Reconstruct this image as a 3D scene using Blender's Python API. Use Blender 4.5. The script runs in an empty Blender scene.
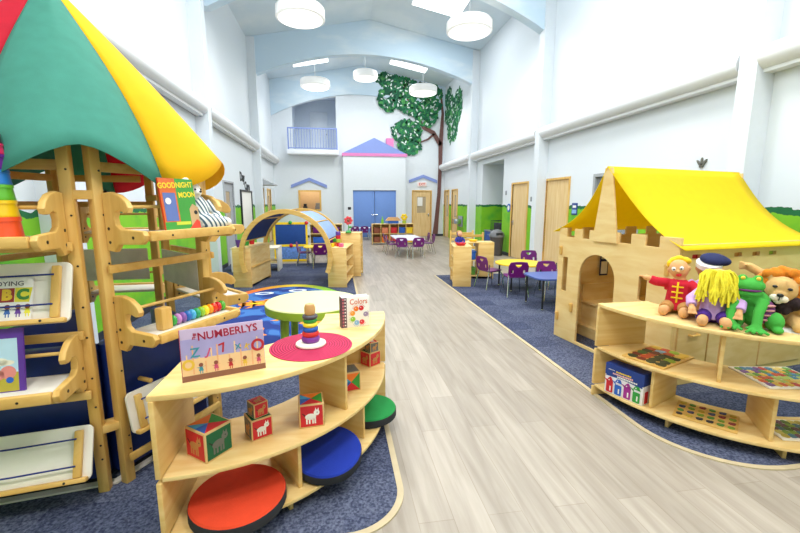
import bpy, bmesh, math, random
from mathutils import Matrix, Vector, Euler
random.seed(7)
PI = math.pi
SC = bpy.context.scene
COL = SC.collection
V = Vector
EXPO = -1.14

# ------------------------------------------------------------------ materials
_M = {}
def srgb(h):
    if isinstance(h, str):
        h = h.lstrip('#'); c = [int(h[i:i+2], 16)/255 for i in (0, 2, 4)]
    else: c = list(h)
    return tuple(x/12.92 if x <= .04045 else ((x+.055)/1.055)**2.4 for x in c) + (1,)
def nodes(name):
    m = bpy.data.materials.new(name); m.use_nodes = True
    nt = m.node_tree; b = nt.nodes['Principled BSDF']
    return m, nt, b
def N(nt, t, **kw):
    n = nt.nodes.new(t)
    for k, v in kw.items(): setattr(n, k, v)
    return n
def ramp(nt, stops, interp='LINEAR'):
    r = N(nt, 'ShaderNodeValToRGB'); r.color_ramp.interpolation = interp
    e = r.color_ramp.elements
    while len(e) < len(stops): e.new(.5)
    for i, (p, c) in enumerate(stops): e[i].position = p; e[i].color = c
    return r
def mapped(nt, scale=(1, 1, 1), rot=(0, 0, 0), loc=(0, 0, 0)):
    tc = N(nt, 'ShaderNodeTexCoord'); mp = N(nt, 'ShaderNodeMapping')
    mp.inputs['Scale'].default_value = scale; mp.inputs['Rotation'].default_value = rot; mp.inputs['Location'].default_value = loc
    nt.links.new(tc.outputs['Object'], mp.inputs['Vector']); return mp
def mul(c, f): return (min(1, c[0]*f), min(1, c[1]*f), min(1, c[2]*f), 1)

def plain(key, col, rough=.5, metal=0, var=.06, sc=12, spec=.5, bump=0, bsc=200, trans=0):
    if key in _M: return _M[key]
    c = srgb(col); m, nt, b = nodes(key)
    mp = mapped(nt); nz = N(nt, 'ShaderNodeTexNoise'); nz.inputs['Scale'].default_value = sc; nz.inputs['Detail'].default_value = 3
    nt.links.new(mp.outputs[0], nz.inputs['Vector'])
    r = ramp(nt, [(.3, mul(c, 1-var)), (.7, mul(c, 1+var))]); nt.links.new(nz.outputs['Fac'], r.inputs['Fac'])
    nt.links.new(r.outputs['Color'], b.inputs['Base Color'])
    b.inputs['Roughness'].default_value = rough; b.inputs['Metallic'].default_value = metal
    b.inputs['Specular IOR Level'].default_value = spec
    if bump:
        n2 = N(nt, 'ShaderNodeTexNoise'); n2.inputs['Scale'].default_value = bsc
        nt.links.new(mp.outputs[0], n2.inputs['Vector'])
        bp = N(nt, 'ShaderNodeBump'); bp.inputs['Strength'].default_value = bump; bp.inputs['Distance'].default_value = .004
        nt.links.new(n2.outputs['Fac'], bp.inputs['Height']); nt.links.new(bp.outputs['Normal'], b.inputs['Normal'])
    if trans:   # woven fabric that lets light through
        tr = N(nt, 'ShaderNodeBsdfTranslucent'); nt.links.new(r.outputs['Color'], tr.inputs['Color'])
        mx = N(nt, 'ShaderNodeMixShader'); mx.inputs['Fac'].default_value = trans
        out = nt.nodes['Material Output']
        nt.links.new(b.outputs[0], mx.inputs[1]); nt.links.new(tr.outputs[0], mx.inputs[2]); nt.links.new(mx.outputs[0], out.inputs['Surface'])
    _M[key] = m; return m

def wood(key, a, bcol, scale=(2, 30, 30), rough=.42, rot=(0, 0, 0)):
    if key in _M: return _M[key]
    m, nt, b = nodes(key)
    mp = mapped(nt, scale, rot); nz = N(nt, 'ShaderNodeTexNoise'); nz.inputs['Scale'].default_value = 1.3; nz.inputs['Detail'].default_value = 6; nz.inputs['Distortion'].default_value = .6
    nt.links.new(mp.outputs[0], nz.inputs['Vector'])
    r = ramp(nt, [(.3, srgb(a)), (.68, srgb(bcol))]); nt.links.new(nz.outputs['Fac'], r.inputs['Fac'])
    nt.links.new(r.outputs['Color'], b.inputs['Base Color']); b.inputs['Roughness'].default_value = rough
    b.inputs['Specular IOR Level'].default_value = .35
    _M[key] = m; return m

def emit(key, col, strength):
    if key in _M: return _M[key]
    m, nt, b = nodes(key); b.inputs['Base Color'].default_value = srgb(col)
    b.inputs['Emission Color'].default_value = srgb(col); b.inputs['Emission Strength'].default_value = strength
    _M[key] = m; return m

BIRCH = wood('birch_ply', '#dfb468', '#eecd8a', (1.5, 1.5, 14))         # vertical variation bands
BIRCHH = wood('birch_ply_flat', '#e4bd74', '#f1d494', (3, 14, 14))
MAPLE = wood('maple_solid', '#d6a652', '#e8c072', (14, 14, 2))
MAPLEH = wood('maple_rail', '#d6a652', '#e8c072', (2, 14, 14))
CASTLE = wood('castle_ply', '#e6c07c', '#f2d698', (2, 2, 9))
DOORW = wood('door_maple', '#dcb87c', '#ebcf9a', (16, 16, 1.2))
WHITEP = plain('white_laminate', '#efeadd', .35, var=.02)
BOLT = plain('dark_bolt', '#2a2018', .4)
NAVY = plain('navy_vinyl', '#15307c', .45, var=.08)
CHROME = plain('chrome', '#c9ccd0', .22, 1, var=.03)
BLACKM = plain('black_metal', '#22242a', .45)
PURPLE = plain('purple_plastic', '#6b1470', .32, var=.04)
RED = plain('red', '#d01f2e', .5); GREEN = plain('green', '#2f9b3c', .5); BLUE = plain('blue', '#2560c0', .5)
YELLOW = plain('yellow', '#f6cf1e', .5); ORANGE = plain('orange', '#ef7a22', .5); WHITE = plain('white', '#f2f0ea', .5, var=.02)
BLACK = plain('black', '#17171a', .5); VIOLET = plain('violet', '#6a3f9c', .5); LIME = plain('lime', '#a9c83c', .45); CYAN = plain('cyan', '#3aa5dc', .5)
BROWN = plain('brown', '#8a4a30', .6); TAN = plain('tan', '#dcb277', .7); CREAM = plain('cream', '#f0dcb4', .7); PINK = plain('pink', '#e0679a', .5); GREY = plain('grey', '#8b9096', .5)
SKYB = plain('sky_blue', '#8fb7e6', .5); TEAL = plain('teal_fab', '#2f9480', .8); DKGREEN = plain('dark_green', '#12603a', .7)

# ------------------------------------------------------------------ mesh building
def T(x=0, y=0, z=0): return Matrix.Translation((x, y, z))
def RX(a): return Matrix.Rotation(a, 4, 'X')
def RY(a): return Matrix.Rotation(a, 4, 'Y')
def RZ(a): return Matrix.Rotation(a, 4, 'Z')
def SCALE(x, y, z): return Matrix.Diagonal((x, y, z, 1))

class MB:
    def __init__(s): s.bm = bmesh.new(); s.m = 0
    def mat(s, i): s.m = i; return s
    def _fin(s, verts, M=None, smooth=False):
        if M is not None: bmesh.ops.transform(s.bm, matrix=M, verts=verts)
        fs = set()
        for v in verts: fs.update(v.link_faces)
        for f in fs: f.material_index = s.m; f.smooth = smooth
        return s
    def box(s, size, M=None, bevel=0, seg=2):
        r = bmesh.ops.create_cube(s.bm, size=1); vs = r['verts']
        bmesh.ops.transform(s.bm, matrix=SCALE(*size), verts=vs)
        if bevel:
            es = set()
            for v in vs: es.update(v.link_edges)
            k = bmesh.ops.bevel(s.bm, geom=list(es), offset=bevel, segments=seg, affect='EDGES', profile=.5)
            vs = list({v for f in k['faces'] for v in f.verts} | {v for v in vs if v.is_valid})
            allf = set()
            for v in vs: allf.update(v.link_faces)
            vs = list({v for f in allf for v in f.verts})
        return s._fin(vs, M, bool(bevel))
    def bx(s, x0, x1, y0, y1, z0, z1, bevel=0, M=None):
        Q = T((x0+x1)/2, (y0+y1)/2, (z0+z1)/2)
        return s.box((x1-x0, y1-y0, z1-z0), (M @ Q) if M is not None else Q, bevel)
    def tube(s, pts, r, seg=10, M=None, cap=True):
        pts = [V(p) for p in pts]; n = len(pts); rs = r if isinstance(r, (list, tuple)) else [r]*n
        rings = []; up = None
        for i, p in enumerate(pts):
            d = (pts[min(i+1, n-1)]-pts[max(i-1, 0)]).normalized()
            if up is None:
                a = V((0, 0, 1)) if abs(d.z) < .9 else V((1, 0, 0)); up = d.cross(a).normalized()
            up = (up-d*up.dot(d)).normalized(); w = d.cross(up)
            rings.append([s.bm.verts.new(p+(up*math.cos(t)+w*math.sin(t))*rs[i]) for t in [2*PI*k/seg for k in range(seg)]])
        for i in range(n-1):
            for k in range(seg):
                s.bm.faces.new((rings[i][k], rings[i][(k+1) % seg], rings[i+1][(k+1) % seg], rings[i+1][k]))
        if cap: s.bm.faces.new(rings[0][::-1]); s.bm.faces.new(rings[-1])
        return s._fin([v for g in rings for v in g], M, True)
    def cyl(s, p0, p1, r0, r1=None, seg=20, M=None): return s.tube([p0, p1], [r0, r0 if r1 is None else r1], seg, M)
    def lathe(s, prof, M=None, seg=28):
        rings = []
        for r, z in prof:
            rings.append([s.bm.verts.new((max(r, 1e-4)*math.cos(2*PI*k/seg), max(r, 1e-4)*math.sin(2*PI*k/seg), z)) for k in range(seg)])
        for i in range(len(rings)-1):
            for k in range(seg): s.bm.faces.new((rings[i][k], rings[i][(k+1) % seg], rings[i+1][(k+1) % seg], rings[i+1][k]))
        s.bm.faces.new(rings[0][::-1]); s.bm.faces.new(rings[-1])
        return s._fin([v for g in rings for v in g], M, True)
    def ell(s, c, r, M=None, seg=16, rot=None):
        if not isinstance(r, (list, tuple)): r = (r, r, r)
        k = bmesh.ops.create_uvsphere(s.bm, u_segments=seg, v_segments=max(6, seg//2+2), radius=1)
        Q = T(*c) @ (rot if rot is not None else Matrix()) @ SCALE(*r)
        return s._fin(k['verts'], (M @ Q) if M is not None else Q, True)
    def mesh(s, me, M=None, smooth=False):
        n0 = len(s.bm.verts); s.bm.from_mesh(me); s.bm.verts.ensure_lookup_table()
        vs = s.bm.verts[n0:]; bpy.data.meshes.remove(me)
        return s._fin(list(vs), M, smooth)
    def panel(s, loops, th, M=None, bevel=0):      # 2D outline (with holes) in local XZ, thickness th along local y (centred)
        me = flat_mesh(loops, th, bevel)
        Q = RX(PI/2); return s.mesh(me, (M @ Q) if M is not None else Q)
    def slab(s, loops, th, M=None, bevel=0):       # 2D outline in XY, thickness along z (centred)
        return s.mesh(flat_mesh(loops, th, bevel), M)
    def text(s, body, size, M, align='CENTER', th=.0006, sx=1, bold=0):   # reads in local XZ, facing -y
        cu = bpy.data.curves.new('t', 'FONT'); cu.body = body; cu.size = size; cu.align_x = align; cu.align_y = 'CENTER'
        cu.extrude = th; cu.resolution_u = 3; cu.offset = bold
        return s.mesh(conv(cu), M @ RX(PI/2) @ SCALE(sx, 1, 1))
    def done(s, name, mats, parent=None, M=None, autosm=True):
        me = bpy.data.meshes.new(name); bmesh.ops.recalc_face_normals(s.bm, faces=s.bm.faces[:])
        if M is not None: s.bm.transform(M)
        s.bm.to_mesh(me); s.bm.free()
        for k in (mats if isinstance(mats, (list, tuple)) else [mats]): me.materials.append(k)
        if autosm:
            try: me.set_sharp_from_angle(angle=math.radians(38))
            except Exception: pass
        o = bpy.data.objects.new(name, me); COL.objects.link(o)
        if parent is not None: o.parent = parent
        return o

def conv(cu):
    o = bpy.data.objects.new('tmp', cu); COL.objects.link(o)
    dg = bpy.context.evaluated_depsgraph_get(); dg.update()
    me = bpy.data.meshes.new_from_object(o.evaluated_get(dg)); bpy.data.objects.remove(o); bpy.data.curves.remove(cu)
    return me
def flat_mesh(loops, th, bevel=0):
    if loops and not isinstance(loops[0][0], (tuple, list)): loops = [loops]
    cu = bpy.data.curves.new('c', 'CURVE'); cu.dimensions = '2D'; cu.fill_mode = 'BOTH'
    cu.extrude = max(th/2-bevel, 1e-5); cu.bevel_depth = bevel; cu.bevel_resolution = 1
    if bevel: cu.offset = -bevel
    for lp in loops:
        sp = cu.splines.new('POLY'); sp.points.add(len(lp)-1)
        for i, p in enumerate(lp): sp.points[i].co = (p[0], p[1], 0, 1)
        sp.use_cyclic_u = True
    return conv(cu)
def rect(x0, x1, y0, y1): return [(x0, y0), (x1, y0), (x1, y1), (x0, y1)]
def rrect(x0, x1, y0, y1, r, n=5):
    o = []
    for cx, cy, a in ((x1-r, y0+r, -90), (x1-r, y1-r, 0), (x0+r, y1-r, 90), (x0+r, y0+r, 180)):
        for k in range(n+1):
            t = math.radians(a+90*k/n); o.append((cx+r*math.cos(t), cy+r*math.sin(t)))
    return o
def circ(cx, cy, r, n=24, ry=None): return [(cx+r*math.cos(2*PI*k/n), cy+(ry or r)*math.sin(2*PI*k/n)) for k in range(n)]
def arc(cx, cy, r, a0, a1, n=16): return [(cx+r*math.cos(math.radians(a0+(a1-a0)*k/n)), cy+r*math.sin(math.radians(a0+(a1-a0)*k/n))) for k in range(n+1)]

def tag(o, label=None, cat=None, group=None, kind=None):
    if label: o['label'] = label
    if cat: o['category'] = cat
    if group: o['group'] = group
    if kind: o['kind'] = kind
    return o
def thing(name, label, cat, loc=(0, 0, 0), rz=0, group=None):
    o = bpy.data.objects.new(name, None); COL.objects.link(o); o.empty_display_size = .1
    o.location = loc; o.rotation_euler = (0, 0, rz); return tag(o, label, cat, group)
def copy_tree(o, parent=None):
    c = o.copy(); COL.objects.link(c)
    if parent is not None: c.parent = parent
    for ch in list(o.children): copy_tree(ch, c)
    return c
def struct(o): o['kind'] = 'structure'; return o
def remesh(o, vox=.006, sm=4):
    m = o.modifiers.new('r', 'REMESH'); m.mode = 'VOXEL'; m.voxel_size = vox; m.use_smooth_shade = True
    k = o.modifiers.new('s', 'SMOOTH'); k.iterations = sm; k.factor = .5
    return o

# ------------------------------------------------------------------ camera
cam = bpy.data.cameras.new('camera'); co = bpy.data.objects.new('camera', cam); COL.objects.link(co)
F = 400.0; TH = math.atan(63.5/F); PH = math.atan(63*math.cos(TH)/F); H = 1.56
co.location = (0, 0, H); co.rotation_euler = (PI/2-TH, 0, -PH)
cam.sensor_width = 36; cam.lens = 36*F/800; cam.clip_start = .05; cam.clip_end = 200
SC.camera = co
vs_ = SC.view_settings; vs_.view_transform = 'Standard'; vs_.look = 'None'; vs_.gamma = 1; vs_.use_curve_mapping = False; vs_.exposure = EXPO

# ------------------------------------------------------------------ room
XL, XR, YB, Y0 = -2.72, 5.0, 18.7, -6.0
RXC, ZR, ZE = 1.2, 7.5, 6.75           # ridge x, ridge z, eave z
def wall_paint(key, green=True, base='#e0e7ed'):
    m, nt, b = nodes(key)
    tc = N(nt, 'ShaderNodeTexCoord'); sp = N(nt, 'ShaderNodeSeparateXYZ'); nt.links.new(tc.outputs['Object'], sp.inputs[0])
    nz = N(nt, 'ShaderNodeTexNoise'); nz.inputs['Scale'].default_value = 5.5; nz.inputs['Detail'].default_value = 3
    nt.links.new(tc.outputs['Object'], nz.inputs['Vector'])
    ma = N(nt, 'ShaderNodeMath', operation='MULTIPLY_ADD'); ma.inputs[1].default_value = -.16; nt.links.new(nz.outputs['Fac'], ma.inputs[0]); nt.links.new(sp.outputs['Z'], ma.inputs[2])
    # leafy hedge line: height minus noise
    dv = N(nt, 'ShaderNodeMath', operation='DIVIDE'); dv.inputs[1].default_value = 2.0; nt.links.new(ma.outputs[0], dv.inputs[0])
    w = srgb(base)
    r = ramp(nt, [(0, srgb('#7fc41e')), (.672, srgb('#8ccb2b')), (.674, srgb('#126a3a')), (.706, srgb('#0f6238')), (.708, w)], 'CONSTANT')
    nt.links.new(dv.outputs[0], r.inputs['Fac'])
    # brushy patches in the green
    n2 = N(nt, 'ShaderNodeTexNoise'); n2.inputs['Scale'].default_value = 2.2; n2.inputs['Detail'].default_value = 5
    nt.links.new(tc.outputs['Object'], n2.inputs['Vector'])
    r2 = ramp(nt, [(.5, (0, 0, 0, 1)), (.72, (1, 1, 1, 1))]); nt.links.new(n2.outputs['Fac'], r2.inputs['Fac'])
    lt = N(nt, 'ShaderNodeMath', operation='LESS_THAN'); lt.inputs[1].default_value = .67; nt.links.new(dv.outputs[0], lt.inputs[0])
    m2 = N(nt, 'ShaderNodeMath', operation='MULTIPLY'); nt.links.new(r2.outputs['Color'], m2.inputs[0]); nt.links.new(lt.outputs[0], m2.inputs[1])
    mx = N(nt, 'ShaderNodeMix', data_type='RGBA'); mx.inputs['B'].default_value = srgb('#4fae2e')
    nt.links.new(m2.outputs[0], mx.inputs['Factor']); nt.links.new(r.outputs['Color'], mx.inputs['A'])
    nt.links.new(mx.outputs['Result'], b.inputs['Base Color']); b.inputs['Roughness'].default_value = .6
    return m
def cloud_paint(key, a, c):
    m, nt, b = nodes(key); mp = mapped(nt, (.5, .5, 1.3)); nz = N(nt, 'ShaderNodeTexNoise'); nz.inputs['Scale'].default_value = 1.1; nz.inputs['Detail'].default_value = 5
    nt.links.new(mp.outputs[0], nz.inputs['Vector']); r = ramp(nt, [(.48, srgb(a)), (.68, srgb(c))]); nt.links.new(nz.outputs['Fac'], r.inputs['Fac'])
    nt.links.new(r.outputs['Color'], b.inputs['Base Color']); b.inputs['Roughness'].default_value = .7; return m
MURAL = wall_paint('mural_wall')
PAINT = plain('white_paint', '#e0e7ed', .6, var=.01)
SKYP = cloud_paint('cloud_paint', '#cfe4f3', '#eaf4fa')
CEIL = cloud_paint('ceiling_paint', '#d8e7f1', '#e9f2f7')
SHADEW = plain('alcove_shaded_white', '#c9d3dc', .6, var=.02)  # wall white darkened, so the alcove's shade sits in the colour

def wall_cells(name, axis, pos, th, a0, a1, z0, z1, holes, mat):
    """wall perpendicular to axis ('x' or 'y'); grid of boxes leaving rectangular holes"""
    us = sorted({a0, a1} | {h[0] for h in holes} | {h[1] for h in holes}); zs = sorted({z0, z1} | {h[2] for h in holes} | {h[3] for h in holes})
    b = MB()
    for i in range(len(us)-1):
        col = []
        for j in range(len(zs)-1):
            um, zm = (us[i]+us[i+1])/2, (zs[j]+zs[j+1])/2
            if any(h[0] < um < h[1] and h[2] < zm < h[3] for h in holes): continue
            if col and abs(col[-1][1]-zs[j]) < 1e-6: col[-1][1] = zs[j+1]
            else: col.append([zs[j], zs[j+1]])
        for c0, c1 in col:
            if axis == 'x': b.bx(pos, pos+th, us[i], us[i+1], c0, c1)
            else: b.bx(us[i], us[i+1], pos, pos+th, c0, c1)
    return struct(b.done(name, mat))

# floor
m, nt, b_ = nodes('plank_floor')
mp = mapped(nt, (1, 1, 1), (0, 0, PI/2))
bk = N(nt, 'ShaderNodeTexBrick'); bk.inputs['Scale'].default_value = 1; bk.inputs['Brick Width'].default_value = 1.25; bk.inputs['Row Height'].default_value = .18
bk.inputs['Mortar Size'].default_value = .0018; bk.offset = .37
bk.inputs['Color1'].default_value = srgb('#b8afa3'); bk.inputs['Color2'].default_value = srgb('#a69d91'); bk.inputs['Mortar'].default_value = srgb('#9d9284')
nt.links.new(mp.outputs[0], bk.inputs['Vector'])
mp2 = mapped(nt, (9, .7, 1)); nz = N(nt, 'ShaderNodeTexNoise'); nz.inputs['Scale'].default_value = 2.2; nz.inputs['Detail'].default_value = 7; nz.inputs['Distortion'].default_value = .5
nt.links.new(mp2.outputs[0], nz.inputs['Vector'])
rr = ramp(nt, [(.32, srgb('#b2a694')), (.68, srgb('#fbf7f0'))]); nt.links.new(nz.outputs['Fac'], rr.inputs['Fac'])
mx = N(nt, 'ShaderNodeMix', data_type='RGBA', blend_type='MULTIPLY'); mx.inputs['Factor'].default_value = .48
nt.links.new(bk.outputs['Color'], mx.inputs['A']); nt.links.new(rr.outputs['Color'], mx.inputs['B'])
nt.links.new(mx.outputs['Result'], b_.inputs['Base Color']); b_.inputs['Roughness'].default_value = .38; b_.inputs['Specular IOR Level'].default_value = .4
PLANK = m
struct(MB().bx(XL, XR+1.4, Y0, YB+.1, -.1, 0).done('floor', PLANK))

# carpet
m, nt, b_ = nodes('carpet_tile')
mp = mapped(nt); bk = N(nt, 'ShaderNodeTexBrick'); bk.inputs['Scale'].default_value = 1; bk.inputs['Brick Width'].default_value = .6; bk.inputs['Row Height'].default_value = .3
bk.inputs['Mortar Size'].default_value = .001; bk.inputs['Color1'].default_value = srgb('#565e78'); bk.inputs['Color2'].default_value = srgb('#747b90'); bk.inputs['Mortar'].default_value = srgb('#525a75')
nt.links.new(mp.outputs[0], bk.inputs['Vector'])
nz = N(nt, 'ShaderNodeTexNoise'); nz.inputs['Scale'].default_value = 75; nz.inputs['Detail'].default_value = 4; nt.links.new(mp.outputs[0], nz.inputs['Vector'])
rr = ramp(nt, [(.36, srgb('#6a6f88')), (.66, srgb('#f6f4f6'))]); nt.links.new(nz.outputs['Fac'], rr.inputs['Fac'])
mx = N(nt, 'ShaderNodeMix', data_type='RGBA', blend_type='MULTIPLY'); mx.inputs['Factor'].default_value = .85
nt.links.new(bk.outputs['Color'], mx.inputs['A']); nt.links.new(rr.outputs['Color'], mx.inputs['B'])
nt.links.new(mx.outputs['Result'], b_.inputs['Base Color']); b_.inputs['Roughness'].default_value = .95; b_.inputs['Specular IOR Level'].default_value = .1
bp = N(nt, 'ShaderNodeBump'); bp.inputs['Strength'].default_value = .5; bp.inputs['Distance'].default_value = .004; nt.links.new(nz.outputs['Fac'], bp.inputs['Height']); nt.links.new(bp.outputs['Normal'], b_.inputs['Normal'])
CARPET = m
EDGE = plain('carpet_edge', '#c9b894', .5)
CT = .006
def carpet(x0, x1, y0, y1, corner, r, nm, tr):
    # corner: which near corner is rounded ('R' or 'L')
    if corner == 'R': lp = [(x0, y0), (x1-r, y0)] + arc(x1-r, y0+r, r, -90, 0, 14) + [(x1, y1), (x0, y1)]
    else: lp = [(x1, y0), (x1, y1), (x0, y1), (x0, y0+r)] + arc(x0+r, y0+r, r, 180, 270, 14)
    struct(MB().slab(lp, CT, T(0, 0, CT/2)).done(nm, CARPET))
    e = .035
    if corner == 'R': a = [(x0, y0), (x1-r, y0)] + arc(x1-r, y0+r, r, -90, 0, 14) + [(x1, y1)]; o = [(x1+e, y1)] + arc(x1-r, y0+r, r+e, 0, -90, 14) + [(x0, y0-e)]
    else: a = [(x1, y0)] + arc(x0+r, y0+r, r, 270, 180, 14) + [(x0, y1)]; o = [(x0-e, y1)] + arc(x0+r, y0+r, r+e, 180, 270, 14) + [(x1, y0-e)]
    struct(MB().slab(a+o, .009, T(0, 0, .0045)).done(tr, EDGE))
carpet(XL, .29, 1.70, 10.6, 'R', .28, 'carpet', 'trim_1')
carpet(2.08, XR, 1.80, 8.35, 'L', .55, 'carpet.001', 'trim_2')

# side walls
RD = [(10.13, 11.07, 0, 2.1), (8.2, 9.16, 0, 2.1), (16.45, 17.25, 0, 2.12), (17.75, 18.5, 0, 2.12)]
ALC = (11.75, 13.55, 0, 2.87); WIN = (6.05, 7.36, .9, 2.12)
wall_cells('wall_right', 'x', XR, .15, Y0, YB+.1, 0, ZE+.05, RD+[ALC, WIN], MURAL)
LD = [(10.45, 11.35, 0, 2.08), (15.1, 15.9, 0, 2.08), (16.7, 17.5, 0, 2.1)]
wall_cells('wall_left', 'x', XL-.15, .15, Y0, YB+.1, 0, ZE+.05, LD, MURAL)
# alcove off the right wall
b = MB(); b.bx(XR+.15, XR+1.35, ALC[1], ALC[1]+.1, 0, 2.87); b.bx(XR+.15, XR+1.35, ALC[0]-.1, ALC[0], 0, 2.87); b.bx(XR+1.3, XR+1.4, ALC[0], ALC[1], 0, 2.87)
struct(b.done('wall_alcove', MURAL)); struct(MB().bx(XR+.15, XR+1.4, ALC[0]-.1, ALC[1]+.1, 2.87, 2.95).done('ceiling_alcove', SHADEW))

# ceiling: two slopes
def slope(name, x0, z0, x1, z1, holes=()):
    b = MB(); L = math.hypot(x1-x0, z1-z0); a = math.atan2(z1-z0, x1-x0)
    Mx = T(x0, 0, z0) @ RY(-a)
    us = sorted({0, L} | {h[0] for h in holes} | {h[1] for h in holes}); ys = sorted({Y0, YB+.1} | {h[2] for h in holes} | {h[3] for h in holes})
    for i in range(len(us)-1):
        for j in range(len(ys)-1):
            um, ym = (us[i]+us[i+1])/2, (ys[j]+ys[j+1])/2
            if any(h[0] < um < h[1] and h[2] < ym < h[3] for h in holes): continue
            b.bx(us[i], us[i+1], ys[j], ys[j+1], 0, .12, M=Mx)
    struct(b.done(name, CEIL)); return Mx
SKH = [(1.12, 2.55, 11.45, 12.55), (1.12, 2.65, 16.2, 17.65), (1.12, 2.55, 6.3, 7.4), (1.12, 2.55, 1.3, 2.4)]
MR = slope('ceiling', RXC, ZR, XR+.15, ZE-.03, SKH)
SKL = [(1.3, 2.7, 16.2, 17.65), (1.3, 2.7, 6.3, 7.4), (1.3, 2.7, 1.3, 2.4)]
ML = slope('ceiling.001', XL-.15, ZE-.03, RXC, ZR, SKL)
GLOW = emit('skylight_pane', '#ffffff', 5)
wn = 20
for Mx, hs in ((MR, SKH), (ML, SKL)):
    for h in hs:
        b = MB(); b.bx(h[0], h[1], h[2], h[3], .01, .025, M=Mx); o = struct(b.done('window_%d' % wn, GLOW)); wn += 1
# gabled frames with arched soffit
def frame(Y, dY, crown, spring, mat, name):
    xl, xr = XL, XR
    top = [(xr, ZE+.02), (RXC, ZR+.02), (xl, ZE+.02)]
    n = 28; xa, xb = XL+.25, XR-.25; cx = (xa+xb)/2; hw = (xb-xa)/2
    ar = [(cx-hw*math.cos(PI*k/n), crown-(crown-spring)*math.cos(PI*k/n)**2) for k in range(n+1)]
    lp = top + [(xl, spring)] + ar + [(xr, spring)]
    MBp = MB(); MBp.panel(lp, dY, T(0, Y+dY/2, 0)); struct(MBp.done(name, mat))
frame(14.2, .25, 6.42, 5.66, SKYP, 'beam')
frame(9.2, .25, 6.42, 5.45, SKYP, 'beam.001')
frame(4.2, .25, 6.42, 5.45, SKYP, 'beam.002')
k = 0
for Y in (4.16, 9.16, 14.16):
    b = MB(); b.bx(XR-.25, XR, Y, Y+.22, 0, ZE); struct(b.done('pilaster' if k == 0 else 'pilaster.%03d' % k, PAINT)); k += 1
for Y in (4.18, 8.75, 14.15):
    b = MB(); b.bx(XL, XL+.25, Y, Y+.22, 0, ZE); struct(b.done('pilaster.%03d' % k, PAINT)); k += 1
# round ducts along both side walls, one length per bay
DUCT = plain('duct_white', '#e3e6e8', .4, var=.01)
def duct(x, z, y0, y1, nm):
    b = MB(); b.tube([(x, y0, z), (x, y1, z)], .135, 20); b.bx(x-.03 if x > 0 else x-.1, x+.1 if x > 0 else x+.03, y0, y1, z-.17, z-.12); struct(b.done(nm, DUCT))
k = 0
for x, z, ys in ((XR-.13, 3.2, ((-5.5, 4.17), (4.41, 9.19), (9.43, 14.19), (14.43, 18.65))), (XL+.13, 3.42, ((-5.5, 4.17), (4.41, 8.74), (8.98, 14.14), (14.38, 18.65)))):
    for y0, y1 in ys: duct(x, z, y0, y1, 'duct' if k == 0 else 'duct.%03d' % k); k += 1

# back wall
BWIN = (-1.66, -.74, 1.25, 2.09); BDOOR = (3.52, 4.37, 0, 2.12); BALC = (-1.84, .04, 3.85, 6.25)
wall_cells('wall_back', 'y', YB, .12, XL-.15, XR+.15, 0, ZR+.1, [BWIN, BDOOR, BALC], PAINT)
b = MB(); top = [(-1.84, 6.25)] + [(x, 5.68+.52*(1-((x-.9)/2.74)**2)) for x in [-1.84+1.88*i/12 for i in range(13)]] + [(.04, 6.25)]
b.panel(top, .12, T(0, YB+.06, 0)); struct(b.done('trim_3', PAINT))
b = MB(); b.bx(-1.9, .1, YB+1.3, YB+1.4, 3.7, 6.4); b.bx(-1.94, -1.84, YB+.12, YB+1.3, 3.7, 6.4); b.bx(.04, .14, YB+.12, YB+1.3, 3.7, 6.4); b.bx(-1.94, .14, YB+.12, YB+1.4, 6.3, 6.4); b.bx(-1.94, .14, YB+.12, YB+1.4, 3.7, 3.85)
struct(b.done('wall_balcony', plain('balcony_paint', '#d3deec', .6, var=.02)))
b = MB(); b.bx(-1.15, -.35, YB+1.25, YB+1.3, 3.85, 5.75, .01); o = struct(b.done('door_9', plain('balcony_door', '#dfe8f2', .5, var=.02)))
b = MB(); b.ell((-.42, YB+1.22, 4.75), .03); b.done('door_knob', CHROME, o)
# header relief following the arch
b = MB(); n = 24; lp = [(XR, 7.0), (RXC, ZR), (XL, 6.75), (XL, 5.3)]
lp += [(x, 5.30+.98*(1-((x-1.15)/3.85)**2)) for x in [XL+7.6*i/n for i in range(n+1)]] + [(XR, 5.3)]
b.panel(lp, .05, T(0, YB-.025, 0)); struct(b.done('beam.003', SKYP))
# balcony slab and railing
struct(MB().bx(-2.06, .12, 18.2, YB, 3.64, 3.84, .015).done('balcony_floor', plain('slab_white', '#e9edf2', .5, var=.01)))
RAILB = plain('rail_blue', '#7f94d4', .45)
rl = thing('balcony_railing', 'blue metal railing on the white balcony high on the back wall', 'railing', (0, 0, 3.84))
b = MB(); b.bx(-2.02, .08, 18.24, 18.28, .86, .91); b.done('top_rail', RAILB, rl)
b = MB(); b.bx(-2.02, .08, 18.245, 18.275, .05, .08); b.done('bottom_rail', RAILB, rl)
for x in (-2.0, .06): b = MB(); b.bx(x-.025, x+.025, 18.235, 18.285, 0, .91); b.done('post', RAILB, rl)
for i in range(17): b = MB(); x = -1.89+i*.114; b.cyl((x, 18.26, .06), (x, 18.26, .88), .011, seg=6); b.done('baluster', RAILB, rl)

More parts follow.
